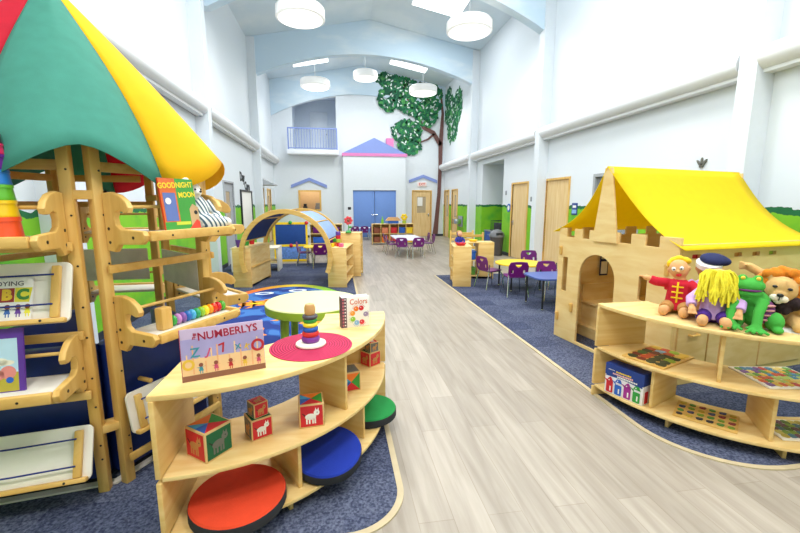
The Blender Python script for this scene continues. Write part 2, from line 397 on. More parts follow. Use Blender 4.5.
# room seen through the back window
b = MB(); b.bx(-2.3, -.1, YB+1.5, YB+1.6, .4, 2.8); b.bx(-2.4, -2.3, YB+.12, YB+1.6, .4, 2.8); b.bx(-.1, 0, YB+.12, YB+1.6, .4, 2.8); b.bx(-2.4, 0, YB+.12, YB+1.6, .3, .4)
struct(b.done('wall_office', plain('office_tan', '#e2c193', .7, var=.03)))
b = MB(); x0, x1, z0, z1 = BWIN; b.panel([rect(x0-.04, x1+.04, z0-.04, z1+.04), rect(x0+.03, x1-.03, z0+.03, z1-.03)], .05, T(0, YB-.005, 0)); struct(b.done('window_1', MAPLE))
pl_ = bpy.data.objects.new('office_lamp', bpy.data.lights.new('office_lamp', 'POINT')); COL.objects.link(pl_); pl_.location = (-1.2, YB+.8, 2.6); pl_.data.energy = 75; pl_.data.shadow_soft_size = .2; pl_.data.color = (1, .9, .75)
sh = thing('office_shelf', 'dark office shelf glimpsed through the tan back window', 'shelf', (0, YB+1.2, .4))
b = MB(); b.bx(-1.7, -.6, 0, .28, .78, .82); b.bx(-1.7, -1.66, 0, .28, 0, .78); b.bx(-.64, -.6, 0, .28, 0, .78); b.done('frame', BROWN, sh)
for (x, w, h_, mt, lb) in ((-1.62, .2, .3, BLACKM, 'dark grey office machine at left behind the back window'), (-1.05, .26, .34, GREY, 'grey office printer behind the right half of the back window')):
    b = MB(); b.bx(x, x+w, YB+1.22, YB+1.44, 1.22, 1.22+h_*.6, .015); b.bx(x+.03, x+w-.03, YB+1.25, YB+1.42, 1.22+h_*.6, 1.22+h_, .01); tag(b.done('office_machine', mt), lb, 'machine')
# roof chevrons over the back window and door
HB = plain('house_blue', '#8599d8', .6, var=.02); HP = plain('house_pink', '#dd82bc', .6, var=.02)
def chevron(x0, xm, x1, z0, zm, t, lb):
    b = MB(); b.panel([(x0, z0), (x0, z0-t), (xm, zm-t), (x1, z0-t), (x1, z0), (xm, zm)], .05, T(0, YB-.026, 0)); tag(b.done('roof_chevron', HB), lb, 'wall decoration')
chevron(-2.0, -1.2, -.43, 2.36, 2.68, .14, 'blue roof shaped chevron on the back wall above the office window')
chevron(3.33, 4.0, 4.66, 2.62, 2.86, .14, 'blue roof shaped chevron above the back wall wooden door and exit sign')
ex = thing('exit_sign', 'small pale exit sign with red letters under the right blue chevron', 'exit sign', (3.95, YB, 2.42))
b = MB(); b.panel(rrect(-.22, .22, -.1, .1, .03), .05, T(0, -.025, 0), .004); b.done('sign_plate', plain('exit_white', '#f6e6e2', .5), ex)
b = MB(); b.text('EXIT', .16, T(0, -.052, 0), bold=.004); b.done('letters', plain('exit_red', '#e2543f', .5), ex)

# house-front block on the back wall with blue double doors
HX0, HX1, HY = .31, 3.12, 18.4
wall_cells('wall_house', 'y', HY, YB-HY-.001, HX0, HX1, 0, 3.62, [(.72, 2.68, 0, 2.13)], PAINT)
b = MB(); b.panel([(HX0-.02, 3.74), (HX1+.05, 3.74), (1.7, 4.42)], .3, T(0, HY+.14, 0)); struct(b.done('trim_4', HB))
b = MB(); b.bx(HX0-.04, HX1+.06, HY-.04, YB-.06, 3.62, 3.75); struct(b.done('trim_5', HP))
b = MB(); b.bx(2.25, 2.58, HY+.02, YB-.06, 3.75, 4.42); struct(b.done('trim_6', HP))
BD = plain('door_blue', '#6d92d6', .5, var=.02)
for i, (x0, x1, hx) in enumerate(((.72, 1.695, 1.62), (1.705, 2.68, 1.78))):
    o = struct(MB().bx(x0+.01, x1, HY+.05, HY+.1, 0.005, 2.12, .006).done('door_%d' % (1+i), BD))
    b = MB(); b.box((.09, .02, .05), T(hx, HY+.04, 1.03), .004); b.cyl((hx, HY+.04, 1.03), (hx, HY-.02, 1.03), .012, seg=8); b.cyl((hx-.05, HY-.02, 1.03), (hx+.05, HY-.02, 1.03), .012, seg=8); b.done('door_handle', CHROME, o)
# back-right door with glass pane
def door(nm, M, w, h, glass=None, hinge=-1, mat=DOORW, wood_mat=MAPLE):
    b = MB(); loops = [rect(0.01, w-.01, .006, h)]
    if glass: loops.append(rect(*glass))
    b.panel(loops, .045, M, .003); o = struct(b.done(nm, mat))
    b = MB(); f = .05; b.panel([[(-f, 0), (0, 0), (0, h+.003), (w, h+.003), (w, 0), (w+f, 0), (w+f, h+f), (-f, h+f)]], .12, M @ T(0, 0, 0)); b.done('door_frame', wood_mat, o)
    hx = w-.09 if hinge < 0 else .09
    b = MB(); b.box((.05, .012, .14), M @ T(hx, -.028, 1.0), .003); b.cyl((hx, -.03, 1.02), (hx, -.075, 1.02), .011, seg=8, M=M); b.cyl((hx, -.075, 1.02), (hx-.1*(-hinge if True else 1), -.075, 1.02), .011, seg=8, M=M); b.done('door_handle', CHROME, o)
    if glass:
        b = MB(); b.panel(rect(*glass), .01, M); b.done('door_glass', plain('door_pane', '#b9a88c', .15), o)
    return o
door('door_3', T(3.52, YB+.03, 0), .85, 2.1, (.2, .62, 1.1, 1.85))
pn = MB(); pn.bx(3.74, 3.98, YB-.012, YB-.002, 1.42, 1.82); tag(pn.done('paper_notice', WHITE), 'white paper notice taped in the glass of the back wooden door', 'notice')
# right wall doors (facing -x): local x runs along -y? use rotation so that local -y points to -x
def right_M(y1): return T(XR+.04, y1, 0) @ RZ(-PI/2)      # local x -> -Y, local -y -> -X
door('door_4', right_M(11.07), .94, 2.08, hinge=1)
door('door_5', right_M(9.16), .96, 2.08, hinge=-1)
door('door_6', right_M(17.25), .8, 2.1, (.25, .55, .95, 1.9))
door('door_7', right_M(18.5), .75, 2.1, (.2, .55, .95, 1.9))
def left_M(y0): return T(XL-.04, y0, 0) @ RZ(PI/2)         # local x -> +Y, local -y -> +X
GD = plain('grey_door', '#a9adb3', .5, var=.02)
door('door_8', left_M(10.45), .9, 2.06, (.25, .65, 1.0, 1.85), mat=GD, wood_mat=GD)
door('door_10', left_M(15.1), .8, 2.06, (.2, .6, .9, 1.85))
door('door_11', left_M(16.7), .8, 2.08, (.2, .6, .9, 1.85))
# window in right wall above the play castle
b = MB(); y0, y1, z0, z1 = WIN; MW = right_M(y1)
b.panel([rect(-.0, y1-y0, z0, z1), rect(.06, y1-y0-.06, z0+.06, z1-.06)], .1, MW); o = struct(b.done('window_2', plain('frame_grey', '#a5a9ad', .5)))
b = MB(); b.panel(rect(.05, y1-y0-.05, z0+.05, z1-.05), .012, MW @ T(0, .03, 0)); b.done('pane', plain('pane_grey', '#8d979e', .12), o)
# baseboards
BB = plain('baseboard_dark', '#31353d', .5)
b = MB()
for y0, y1 in ((Y0, 4.17), (4.41, 8.14), (9.46, 10.07), (11.13, 11.74), (13.56, 14.19), (14.43, 16.38)): b.bx(XR-.012, XR, y0, y1, 0, .1)
struct(b.done('baseboard_right', BB))
b = MB()
for y0, y1 in ((Y0, 4.17), (4.41, 8.74), (8.98, 10.38), (11.42, 14.14)): b.bx(XL, XL+.012, y0, y1, 0, .1)
struct(b.done('baseboard_left', BB))
b = MB(); b.bx(4.45, XR, YB-.012, YB, 0, .1); b.bx(XL, HX0, YB-.012, YB, 0, .1); struct(b.done('baseboard_back', BB))

# ------------------------------------------------------------------ lamps
LAMPG = emit('lamp_diffuser', '#fffdf8', 4.0); LAMPW = plain('lamp_white', '#f4f4f2', .4, var=.01); LAMPS_ = emit('lamp_shade_lit', '#fffdf8', .6)
def area(name, loc, size, energy, shape='DISK', rot=(0, 0, 0), col=(1, .98, .95), sy=None):
    l = bpy.data.lights.new(name, 'AREA'); l.shape = shape; l.size = size; l.energy = energy; l.color = col
    if sy: l.size_y = sy
    o = bpy.data.objects.new(name, l); COL.objects.link(o); o.location = loc; o.rotation_euler = rot; return o
def ceil_z(x): return ZR-(ZR-ZE)*abs(x-RXC)/(XR-RXC) if x > RXC else ZR-(ZR-ZE)*abs(x-RXC)/(RXC-XL)
LAMPS = [(-.71, 10, 5.77, 'round white pendant lamp high at left in front of the arched beam'), (3.24, 10, 5.73, 'round white pendant lamp overlapping the bright skylight at right'),
         (-.69, 16, 5.92, 'round white pendant lamp under the arch above the blue balcony'), (3.39, 16, 5.86, 'round white pendant lamp in front of the painted tree'),
         (1.2, 16.4, 6.42, 'round white pendant lamp hanging from the ridge, middle of the three beyond the arch')]
for i, (x, y, z, lb) in enumerate(LAMPS):
    r = .54 if i != 4 else .47
    p = thing('pendant_lamp', lb, 'lamp', (x, y, z-.13), 0, 'round pendant lamps')
    b = MB(); b.lathe([(r*.9, .0), (r, .02), (r, .22), (r*.94, .26), (.05, .27)], seg=40); b.done('lamp_shade', LAMPS_, p)
    b = MB(); b.lathe([(.02, -.035), (r*.5, -.03), (r*.88, -.008), (r*.9, .002)], seg=40); b.done('diffuser', LAMPG, p)
    cz = ceil_z(x)-(z-.13)
    b = MB(); b.cyl((0, 0, .26), (0, 0, cz), .012, seg=8); b.done('cord', LAMPW, p)
    b = MB(); b.lathe([(.07, cz-.1), (.05, cz-.14), (.02, cz-.15)], seg=16); b.done('ceiling_rose', LAMPW, p)
    area('lamp_light', (x, y, z-.19), r*1.7, 75 if y < 15 else 110)
# unseen fill lamps added over and behind the camera, shaped like the round pendants
for i, (x, y) in enumerate(((-.71, 4.9), (3.24, 4.9), (-.71, -.6), (3.24, -.6))):
    b = MB(); b.lathe([(.02, -.035), (.48, -.008), (.54, .02), (.54, .22), (.5, .26), (.05, .27)], T(x, y, 5.65), 32); b.cyl((x, y, 5.9), (x, y, ceil_z(x)), .012, seg=8); struct(b.done('added_fill_lamp', LAMPS_))
    area('lamp_light', (x, y, 5.58), .9, 170 if y > 0 else 300)
struct(MB().bx(XL-.15, XR+.15, Y0-.12, Y0, 0, ZR+.1).done('wall_front', PAINT))
for Mx, hs in ((MR, SKH), (ML, SKL)):
    for h in hs:
        c = Mx @ V(((h[0]+h[1])/2, (h[2]+h[3])/2, -.02)); sgn = -1 if Mx is MR else 1
        l = area('skylight_light', c, 1.35, 230 if h[2] < 15 else 60, 'RECTANGLE', (0, 0, 0), (.95, .98, 1), 1.05); l.rotation_euler = (0, math.atan2(ZR-ZE, XR-RXC)*(-sgn), 0)

# ------------------------------------------------------------------ painted tree
BARK = plain('paint_bark', '#6d4a45', .7, var=.1); LF = [plain('paint_leaf%d' % i, c, .7) for i, c in enumerate(('#0d5a3e', '#1f7a4c', '#4a9c50', '#dfeee6'))]
tr = thing('tree_mural', 'tall green tree with brown trunk painted in the back right corner', 'mural', (4.7, YB, 0))
def ribbon(b, pts, M):
    L, R = [], []
    for i, (x, z, w) in enumerate(pts):
        x0, z0, _ = pts[max(i-1, 0)]; x1, z1, _ = pts[min(i+1, len(pts)-1)]; d = math.hypot(x1-x0, z1-z0); nx, nz = -(z1-z0)/d, (x1-x0)/d
        L.append((x+nx*w/2, z+nz*w/2)); R.append((x-nx*w/2, z-nz*w/2))
    b.panel(L+R[::-1], .006, M)
b = MB(); ML_ = T(-4.7, -.055, 0)
ribbon(b, [(4.6, 0.1, .26), (4.66, .8, .2), (4.76, 2, .17), (4.8, 3.4, .17), (4.8, 4.2, .2), (4.84, 4.9, .17), (4.88, 5.6, .12), (4.8, 6.3, .08), (4.5, 6.9, .04)], ML_)
ribbon(b, [(4.8, 4.2, .2), (4.45, 4.75, .2), (4.0, 4.95, .16), (3.75, 5.4, .12), (3.4, 5.9, .1), (3.1, 6.4, .05)], ML_)
ribbon(b, [(4.5, 4.7, .1), (4.2, 4.45, .08), (3.7, 4.25, .05)], ML_); ribbon(b, [(4.1, 4.95, .08), (4.12, 5.5, .06), (4.2, 6.0, .04)], ML_)
b.done('trunk', BARK, tr)
b = MB(); rnd = random.Random(3)
def leaf(Mx, u, w, s, k):
    a = rnd.uniform(0, PI); pts = [b.bm.verts.new(Mx @ V((u+s*math.cos(t)*math.cos(a)-s*.48*math.sin(t)*math.sin(a), 0, w+s*math.cos(t)*math.sin(a)+s*.48*math.sin(t)*math.cos(a)))) for t in [2*PI*q/8 for q in range(8)]]
    f = b.bm.faces.new(pts); f.material_index = k
def cluster(Mk, cx, cz, rx, rz, n):
    holes = [(cx+rnd.uniform(-rx, rx), cz+rnd.uniform(-rz, rz)) for _ in range(int(rx*rz*8)+1)]; n = int(n*1.5)
    for i in range(n):
        for _ in range(12):
            r = math.sqrt(rnd.random()); t = rnd.uniform(0, 2*PI); u, w = cx+rx*r*math.cos(t), cz+rz*r*math.sin(t)
            lim = 4.8 if cx > 2.3 else 9
            if u > lim or w > (6.5 if cx < 2.3 else ceil_z(u)-.1): continue
            if all((u-h[0])**2+(w-h[1])**2 > .016 for h in holes): break
        else: continue
        leaf(Mk(i), u, w, rnd.uniform(.07, .15), rnd.choice((0, 0, 0, 1, 1, 2)))
        if i % 15 == 3: leaf(Mk(39), u, w, rnd.uniform(.05, .08), 3)
def MBk(i): return T(-4.7, -.056-.0005*(i % 40), 0)
for c in ((2.55, 6.15, .62, .55, 200), (2.75, 6.95, .85, .4, 190), (3.7, 6.8, .85, .5, 250), (4.45, 6.4, .52, .7, 190), (4.1, 5.55, .5, .55, 140), (3.2, 4.75, .66, .5, 160), (3.35, 4.2, .55, .45, 110), (3.5, 6.0, .7, .5, 140)): cluster(MBk, *c)
tag(b.done('foliage', LF, tr), kind='stuff')
b = MB()
def MRk(i): return T(XR-.004-.0004*(i % 40), YB, 0) @ RZ(-PI/2)
for c in ((.75, 5.6, .8, .6, 180), (1.3, 4.9, .8, .8, 180), (.5, 6.3, .5, .45, 110), (2.0, 5.5, .65, .65, 130)): cluster(MRk, *c)
tag(b.done('foliage_mural', LF), 'hanging green foliage painted on the right wall beside the painted tree', 'mural')

# ------------------------------------------------------------------ tented play gazebo
P_ = [V(p+(0,)) for p in ((-1.237, 2.218), (-.87, 2.87), (-1.42, 3.52), (-2.1, 3.5), (-2.32, 2.72), (-1.98, 2.10))]   # N R FR F FL L
CEN = V((-1.64, 2.82, 0))
gz = thing('play_gazebo', 'six-sided maple play gazebo with red, teal and yellow tent roof', 'play structure', CEN)
def face(i):        # frame of the face from corner i+1 to i, seen from outside: local x to the right, -y outward
    A, B = P_[(i+1) % 6], P_[i]; A, B = B, A
    A, B = P_[i], P_[(i+1) % 6]                 # counter-clockwise: outside viewer sees A at left
    u = (B-A).normalized(); y = V((-u.y, u.x, 0)); mid = (A+B)/2
    return Matrix(((u.x, y.x, 0, mid.x-CEN.x), (u.y, y.y, 0, mid.y-CEN.y), (0, 0, 1, 0), (0, 0, 0, 1))), (B-A).length
FACES = [face(i) for i in range(6)]           # 0: N-R, 1: R-FR, 2: FR-F, 3: F-FL, 4: FL-L, 5: L-N
ZC, ZS, ZA = 1.83, 1.64, 2.86
PW = .054
for i, (Mf, L) in enumerate(FACES):
    for s in (-1, 1):
        b = MB(); b.bx(-PW/2, PW/2, -.028, .024, 0, 1.86, .008, Mf @ T(s*(L/2-.058), 0, 0)); b.mat(1)
        for z in (.2, .28, .5, .66, .88, 1.04, 1.25, 1.5, 1.72): b.cyl((0, -.0285, z), (0, -.0305, z), .0055, seg=8, M=Mf @ T(s*(L/2-.058)+.012, 0, 0))
        b.done('post', [MAPLE, BOLT], gz)
    b = MB(); b.bx(-L/2+.1, L/2-.1, .03, .055, 1.72, 1.77, .004, Mf); b.done('top_rail', MAPLEH, gz)
for k in range(6):       # spacer blocks joining each corner pair
    M0, L0 = FACES[k]; M1, L1 = FACES[k-1]
    a = M0 @ V((-L0/2+.058, .0, 0)); c = M1 @ V((L1/2-.058, .0, 0)); o = P_[k]-CEN
    for z in (.36, 1.6):
        d = (a-c).normalized()*.03; inn = -o.normalized()*.05; out = o.normalized()*.03
        lp = [(c.x+out.x, c.y+out.y), (a.x+out.x, a.y+out.y), (a.x+inn.x, a.y+inn.y), (c.x+inn.x, c.y+inn.y)]
        b = MB(); b.slab(lp, .045, T(0, 0, z), .004); b.done('spacer_block', MAPLEH, gz)
HOOK = [(0, -.085), (.055, -.09), (.09, -.05), (.25, -.045), (.275, -.025), (.28, 0), (.265, .022), (.11, .03), (.082, .05), (.075, .085), (.088, .115), (.115, .122), (.15, .108), (.175, .112), (.185, .135), (.165, .17), (.12, .2), (.06, .215), (0, .21)]
def bracket(parent, M, x, z):      # hooked side board; profile in the (-y, z) plane
    b = MB(); b.slab([(px, pz) for px, pz in HOOK], .03, M @ T(x, -.028, z) @ Matrix(((0, 0, 1, 0), (-1, 0, 0, 0), (0, 1, 0, 0), (0, 0, 0, 1))), .006)
    b.mat(1)
    for px, pz in ((.03, -.04), (.03, .03), (.2, -.012)):
        for sd in (-.0165, .0165): b.cyl((x+sd-.001, -.028-px, z+pz), (x+sd+.001, -.028-px, z+pz), .008, seg=8, M=M)
    return b.done('hook_bracket', [MAPLE, BOLT], parent)
def tray(fi, z, x0=None, x1=None):
    M, L = FACES[fi]; a, c = -L/2+.1, L/2-.1
    t = bpy.data.objects.new('tray_shelf', None); COL.objects.link(t); t.parent = gz
    b = MB(); b.bx(a, c, -.285, -.04, z-.012, z+.006, .003, M); b.done('board', WHITEP, t)
    b = MB(); b.bx(a, c, -.315, -.285, z-.03, z+.02, .006, M); b.mat(1)
    for x in (a+.12, c-.12): b.cyl((x, -.3155, z-.006), (x, -.3165, z-.006), .006, seg=8, M=M)
    b.done('lip', [MAPLEH, BOLT], t)
    bracket(t, M, a-.016, z); bracket(t, M, c+.016, z)
    b = MB(); b.cyl((a, -.12, z+.14), (c, -.12, z+.14), .009, seg=8, M=M); b.done('dowel', MAPLEH, t)
def rail(fi, z, y=-.045): M, L = FACES[fi]; b = MB(); b.bx(-L/2+.05, L/2-.05, y-.014, y+.008, z-.022, z+.022, .006, M); b.done('rail', MAPLEH, gz)
ROPE = plain('rope_blue', '#23337e', .7)
RACKS = {}
def rack(fi, z0, z1, yb=-.15, yt=-.05, cord=True):
    M, L = FACES[fi]; W = L/2-.055; h = math.hypot(z1-z0, yb-yt); a = math.atan2(yt-yb, z1-z0)
    R = M @ T(0, yb, z0) @ RX(-a); RACKS[(fi, z0)] = R
    t = bpy.data.objects.new('book_rack', None); COL.objects.link(t); t.parent = gz
    b = MB(); b.panel(rrect(-W, W, 0, h, .03), .014, R, .002); b.done('back_board', WHITEP, t)
    b = MB(); b.bx(-W+.01, W-.01, -.045, -.008, .0, .022, .005, R); b.mat(1)
    for x in (-W+.1, W-.1): b.cyl((x, -.0455, .011), (x, -.0465, .011), .006, seg=8, M=R)
    b.done('lip', [MAPLEH, BOLT], t)
    for s in (-1, 1): b = MB(); b.bx(s*(W-.055)-.018, s*(W-.055)+.018, -.034, -.008, .024, h-.02, .006, R); b.done('side_strip', MAPLE, t)
    if cord:
        for q in (.3, .78):
            b = MB(); b.tube([(-W+.06, -.036, h*q), (0, -.038, h*q-.004), (W-.06, -.036, h*q)], .0045, 6, R); b.done('cord', ROPE, t)
    return R
# left face (L-N) and right face (N-R) towards the viewer, one bay at the back
tray(5, 1.40); rack(5, 1.0, 1.275); tray(5, .70); rack(5, .17, .42); rail(5, 1.35); rail(5, .9); rail(5, .58)
tray(0, 1.40); rail(0, 1.22); tray(0, .865); rack(0, .3, .53, -.085, -.05); rail(0, .16)
tray(1, 1.38); tray(1, .86); rail(1, 1.2); rail(1, .5)
M2, L2 = FACES[2]; tray(2, 1.33); tray(2, .84); rail(2, 1.55)
rail(3, 1.55, .05); rail(3, 1.2, .05); rail(3, .9, .05); rail(4, 1.5, .05); rail(4, .9, .05)
b = MB(); b.cyl((-L/2+.2, .02, .555), (-L/2+.2, -.07, .555), .013, seg=10, M=FACES[0][0]); b.done('peg', MAPLEH, gz)
PANG = plain('grey_card', '#f6f0e6', .6)
for fi in (2, 1): b = MB(); Mf, Lf = FACES[fi]; b.bx(-Lf/2+.1, Lf/2-.1, .035, .045, .95, 1.2, .002, Mf); b.done('back_panel', PANG, gz)
# canopy: six panels, each folded over a corner post pair
TENT = [plain('tent_teal', '#43927f', .85, var=.06, trans=.2, bump=.15), plain('tent_yellow', '#ffc400', .85, var=.03, trans=.2, bump=.15), plain('tent_red', '#cf1030', .85, var=.05, trans=.28, bump=.15)]
EV = []
for k in range(6): d = P_[k]-CEN; EV.append(d+d.normalized()*.12)
def eave(k, t):       # t in [-.5,.5] around corner k
    o = EV[(k+1) % 6] if t > 0 else EV[(k-1) % 6]; w = abs(t)
    p = EV[k].lerp(o, w); s = abs(1-2*w)
    dip = (ZC-ZS)*math.sin(PI*w)**1.7; out = p.normalized()*(.10*math.sin(PI*w*2))
    return V((p.x+out.x, p.y+out.y, ZC-dip))
apex = V((0, 0, ZA))
for k, (ti, lb) in enumerate(((0, 'teal canopy panel'), (1, 'yellow canopy panel'), (2, 'red canopy panel'), (0, 'teal canopy panel'), (1, 'yellow canopy panel'), (2, 'red canopy panel'))):
    b = MB(); nt_, ns = 16, 14; g = []
    for j in range(ns+1):
        s = .015+(1-.015)*j/ns; row = []
        for i in range(nt_+1):
            e = eave(k, -.5+i/nt_); flat = V((e.x, e.y, ZC))
            p = apex.lerp(flat, s); p.z += .02*math.sin(PI*s)-(ZC-e.z)*s**6
            w = abs(-.5+i/nt_); inw = -.05*math.sin(PI*min(s, 1))*math.sin(PI*w*2)*.5
            p += V((p.x, p.y, 0)).normalized()*inw if p.length else V()
            row.append(b.bm.verts.new(p))
        g.append(row)
    for j in range(ns):
        for i in range(nt_): b.bm.faces.new((g[j][i], g[j][i+1], g[j+1][i+1], g[j+1][i]))
    for f in b.bm.faces: f.smooth = True
    o = b.done('canopy_panel', TENT[ti], gz, autosm=False); o['label'] = lb
    sd = o.modifiers.new('s', 'SOLIDIFY'); sd.thickness = .004
b = MB(); b.lathe([(.05, 0), (.055, .03), (.03, .06), (.004, .075)], T(0, 0, ZA-.03)); b.done('roof_cap', plain('cap_blue', '#26406e', .5), gz)
# padded bench inside the gazebo
pb = thing('padded_bench', 'navy blue padded bench wall inside the wooden gazebo', 'bench', CEN)
for fi in (5, 0, 1, 3, 4):
    Mf, Lf = FACES[fi]; b = MB(); b.bx(-Lf/2+.06, Lf/2-.06, .06, .16, .03, .8 if fi in (5, 0) else .74, .025, Mf); b.done('back_cushion', NAVY, pb)
b = MB(); b.slab([tuple((P_[k]-CEN).xy*.77) for k in range(6)], .3, T(0, 0, .17), .02); b.done('seat', NAVY, pb)
b = MB(); b.slab([[tuple((P_[k]-CEN).xy*.965) for k in range(6)], [tuple((P_[k]-CEN).xy*.9) for k in range(6)]], .01, T(0, 0, .013)); b.done('base_trim', WHITEP, pb)

# ------------------------------------------------------------------ curved shelf units
def rad(a): return math.radians(a)
def curved_shelf(c, a0, label, ups, lows, zm=.42):
    t = thing('curved_shelf', label, 'shelf', c)
    R, r = 1.16, .72
    def sector(R, r, e): return arc(0, 0, R, a0+e, a0+90-e, 30) + arc(0, 0, r, a0+90-e, a0+e, 20)
    for nm, z, th in (('top_board', .7575, .025), ('middle_shelf', zm-.01, .02), ('bottom_shelf', .09, .02)):
        b = MB(); b.slab(sector(R if z > .5 else R-.005, r, 0 if z > .5 else 1.45), th, T(0, 0, z), .003); b.done(nm, BIRCHH, t)
    def upright(a, z0, z1, nm, off=0, R1=1.1):
        b = MB(); b.bx(r+.01, R1, -.011, .011, z0, z1, .003, RZ(rad(a)) @ T(0, off, 0)); b.done(nm, BIRCH, t)
    for z0, z1 in ((0, .08), (.1, zm-.02), (zm, .745)):
        upright(a0, z0, z1, 'end_panel', .016, 1.165); upright(a0+90, z0, z1, 'end_panel', -.016, 1.165)
    for a in ups: upright(a, zm, .745, 'divider')
    for a in lows: upright(a, .1, zm-.02, 'divider')
    for a in (a0+30, a0+62): upright(a, 0, .08, 'foot')
    return t
LS = V((-.8, 2.85, 0)); RS = V((3.2, 2.83, 0))
curved_shelf(LS, 270, 'curved birch shelf in the left foreground carrying a red mat and floor cushions', (321,), (303, 331.5), .39).scale = (.968, 1, 1)
curved_shelf(RS, 180, 'curved birch shelf at right holding puppets, puzzles and a game box', (223,), (204, 238))

for nm, m, c, lb in (('a', plain('felt_orange', '#d8401c', .95, bump=.3), (-.51, 1.86), 'orange-red round floor cushion with black side on the shelf bottom'),
                     ('b', plain('felt_blue', '#13309a', .95, bump=.3), (-.085, 2.10), 'dark blue round floor cushion with black side in the shelf middle bay'),
                     ('c', plain('felt_green', '#1f8f45', .95, bump=.3), (.185, 2.60), 'green round floor cushion peeking from the far end of the shelf')):
    t = thing('floor_cushion', lb, 'cushion', (c[0], c[1], .1), 0, 'round floor cushions')
    q = .225 if nm == 'a' else .19
    b = MB(); b.lathe([(q-.01, 0), (q, .008), (q, .048), (q-.003, .055)], seg=40); b.done('side_band', plain('felt_black', '#26272b', .9), t)
    b = MB(); b.lathe([(q-.003, .055), (q-.01, .063), (.12, .066), (.01, .067)], seg=40); b.done('felt_top', m, t)
    if nm == 'b': t.location.z += .19*math.sin(rad(12)); t.rotation_euler = (Matrix.Rotation(rad(12), 4, V((1, .04, 0)))).to_euler()

# picture cubes
FR = plain('cube_frame', '#dcb77c', .5)
ANIM = [BROWN, plain('animal_grey', '#6c6c66', .6), WHITE, plain('animal_tan', '#c78b4e', .6)]
def cube(s, loc, rz, kinds, label):
    t = thing('picture_block', label, 'toy block', loc, rz, 'nesting picture blocks')
    b = MB(); b.box((s, s, s), T(0, 0, s/2), s*.02); b.done('body', FR, t)
    cols = [RED, BLUE, GREEN, ORANGE, CYAN] + ANIM + [BLACK, DKGREEN]; b = MB(); h = s*.44
    Ms = {'top': T(0, 0, s) @ RX(-PI/2), 'front': T(0, -s/2, s/2), 'right': RZ(PI/2) @ T(0, -s/2, s/2), 'left': RZ(-PI/2) @ T(0, -s/2, s/2), 'back': RZ(PI) @ T(0, -s/2, s/2)}
    kinds = dict(kinds); kinds.setdefault('left', 'r2'); kinds.setdefault('back', 'tri')
    for side, k in kinds.items():
        Mx = Ms[side]; th = .002
        if k == 'tri':
            for tri, ci in (([(-h, -h), (h, -h), (0, 0)], 0), ([(h, -h), (h, h), (0, 0)], 2), ([(h, h), (-h, h), (0, 0)], 3), ([(-h, h), (-h, -h), (0, 0)], 1)): b.mat(ci); b.panel(tri, th, Mx)
            b.mat(4); b.panel([(-h, h), (-h, h*.1), (0, 0)], th*1.2, Mx)
        else:
            bg = {'r': 0, 'g': 10, 'b': 1, 'k': 6}[k[0]]; a = 5+int(k[1])
            b.mat(bg); b.panel(rect(-h, h, -h, h), th, Mx); b.mat(a)
            b.panel(circ(-.1*h, -.05*h, .5*h, 16, .3*h), th*1.6, Mx); b.panel(circ(.45*h, .3*h, .27*h, 14), th*1.8, Mx)
            for q in (-.45, -.2, .1, .3): b.panel(rect(q*h-.07*h, q*h+.07*h, -.75*h, -.15*h), th*1.6, Mx)
            b.panel([(.3*h, .5*h), (.36*h, .8*h), (.46*h, .52*h)], th*1.6, Mx); b.panel([(.5*h, .52*h), (.62*h, .78*h), (.66*h, .45*h)], th*1.6, Mx)
            b.mat(9); b.panel(circ(.5*h, .33*h, .05*h, 8), th*2.2, Mx); b.panel([(-.55*h, .1*h), (-.8*h, .35*h), (-.85*h, .3*h), (-.6*h, 0)], th*1.6, Mx)
    b.done('pictures', cols, t)
cube(.145, (-.625, 1.865, .39), rad(52), {'top': 'tri', 'right': 'r3', 'front': 'g1', 'left': 'r3'}, 'largest picture block at the left end of the curved shelf')
cube(.108, (-.424, 1.985, .39), rad(30), {'top': 'g3', 'right': 'r2', 'front': 'r2', 'left': 'k3'}, 'medium picture block with a tiny block stacked on it')
cube(.075, (-.424, 1.985, .498), rad(38), {'top': 'r3', 'right': 'b0', 'front': 'r3', 'left': 'k3'}, 'tiny picture block stacked on the medium block at left')
cube(.13, (-.165, 2.065, .39), rad(6), {'top': 'tri', 'right': 'g1', 'front': 'r2'}, 'picture block with white animal on red in the shelf middle')
cube(.125, (.045, 2.44, .39), rad(15), {'top': 'k1', 'right': 'tri', 'front': 'tri'}, 'picture block with triangles half hidden behind the shelf divider')
cube(.105, (.215, 2.80, .39), rad(38), {'top': 'g2', 'right': 'g2', 'front': 'r3', 'left': 'r3'}, 'picture block at the far end of the shelf with one on top')
cube(.072, (.225, 2.79, .495), rad(30), {'top': 'r2', 'right': 'g2', 'front': 'k3', 'left': 'k3'}, 'tiny picture block on top of the far end block')

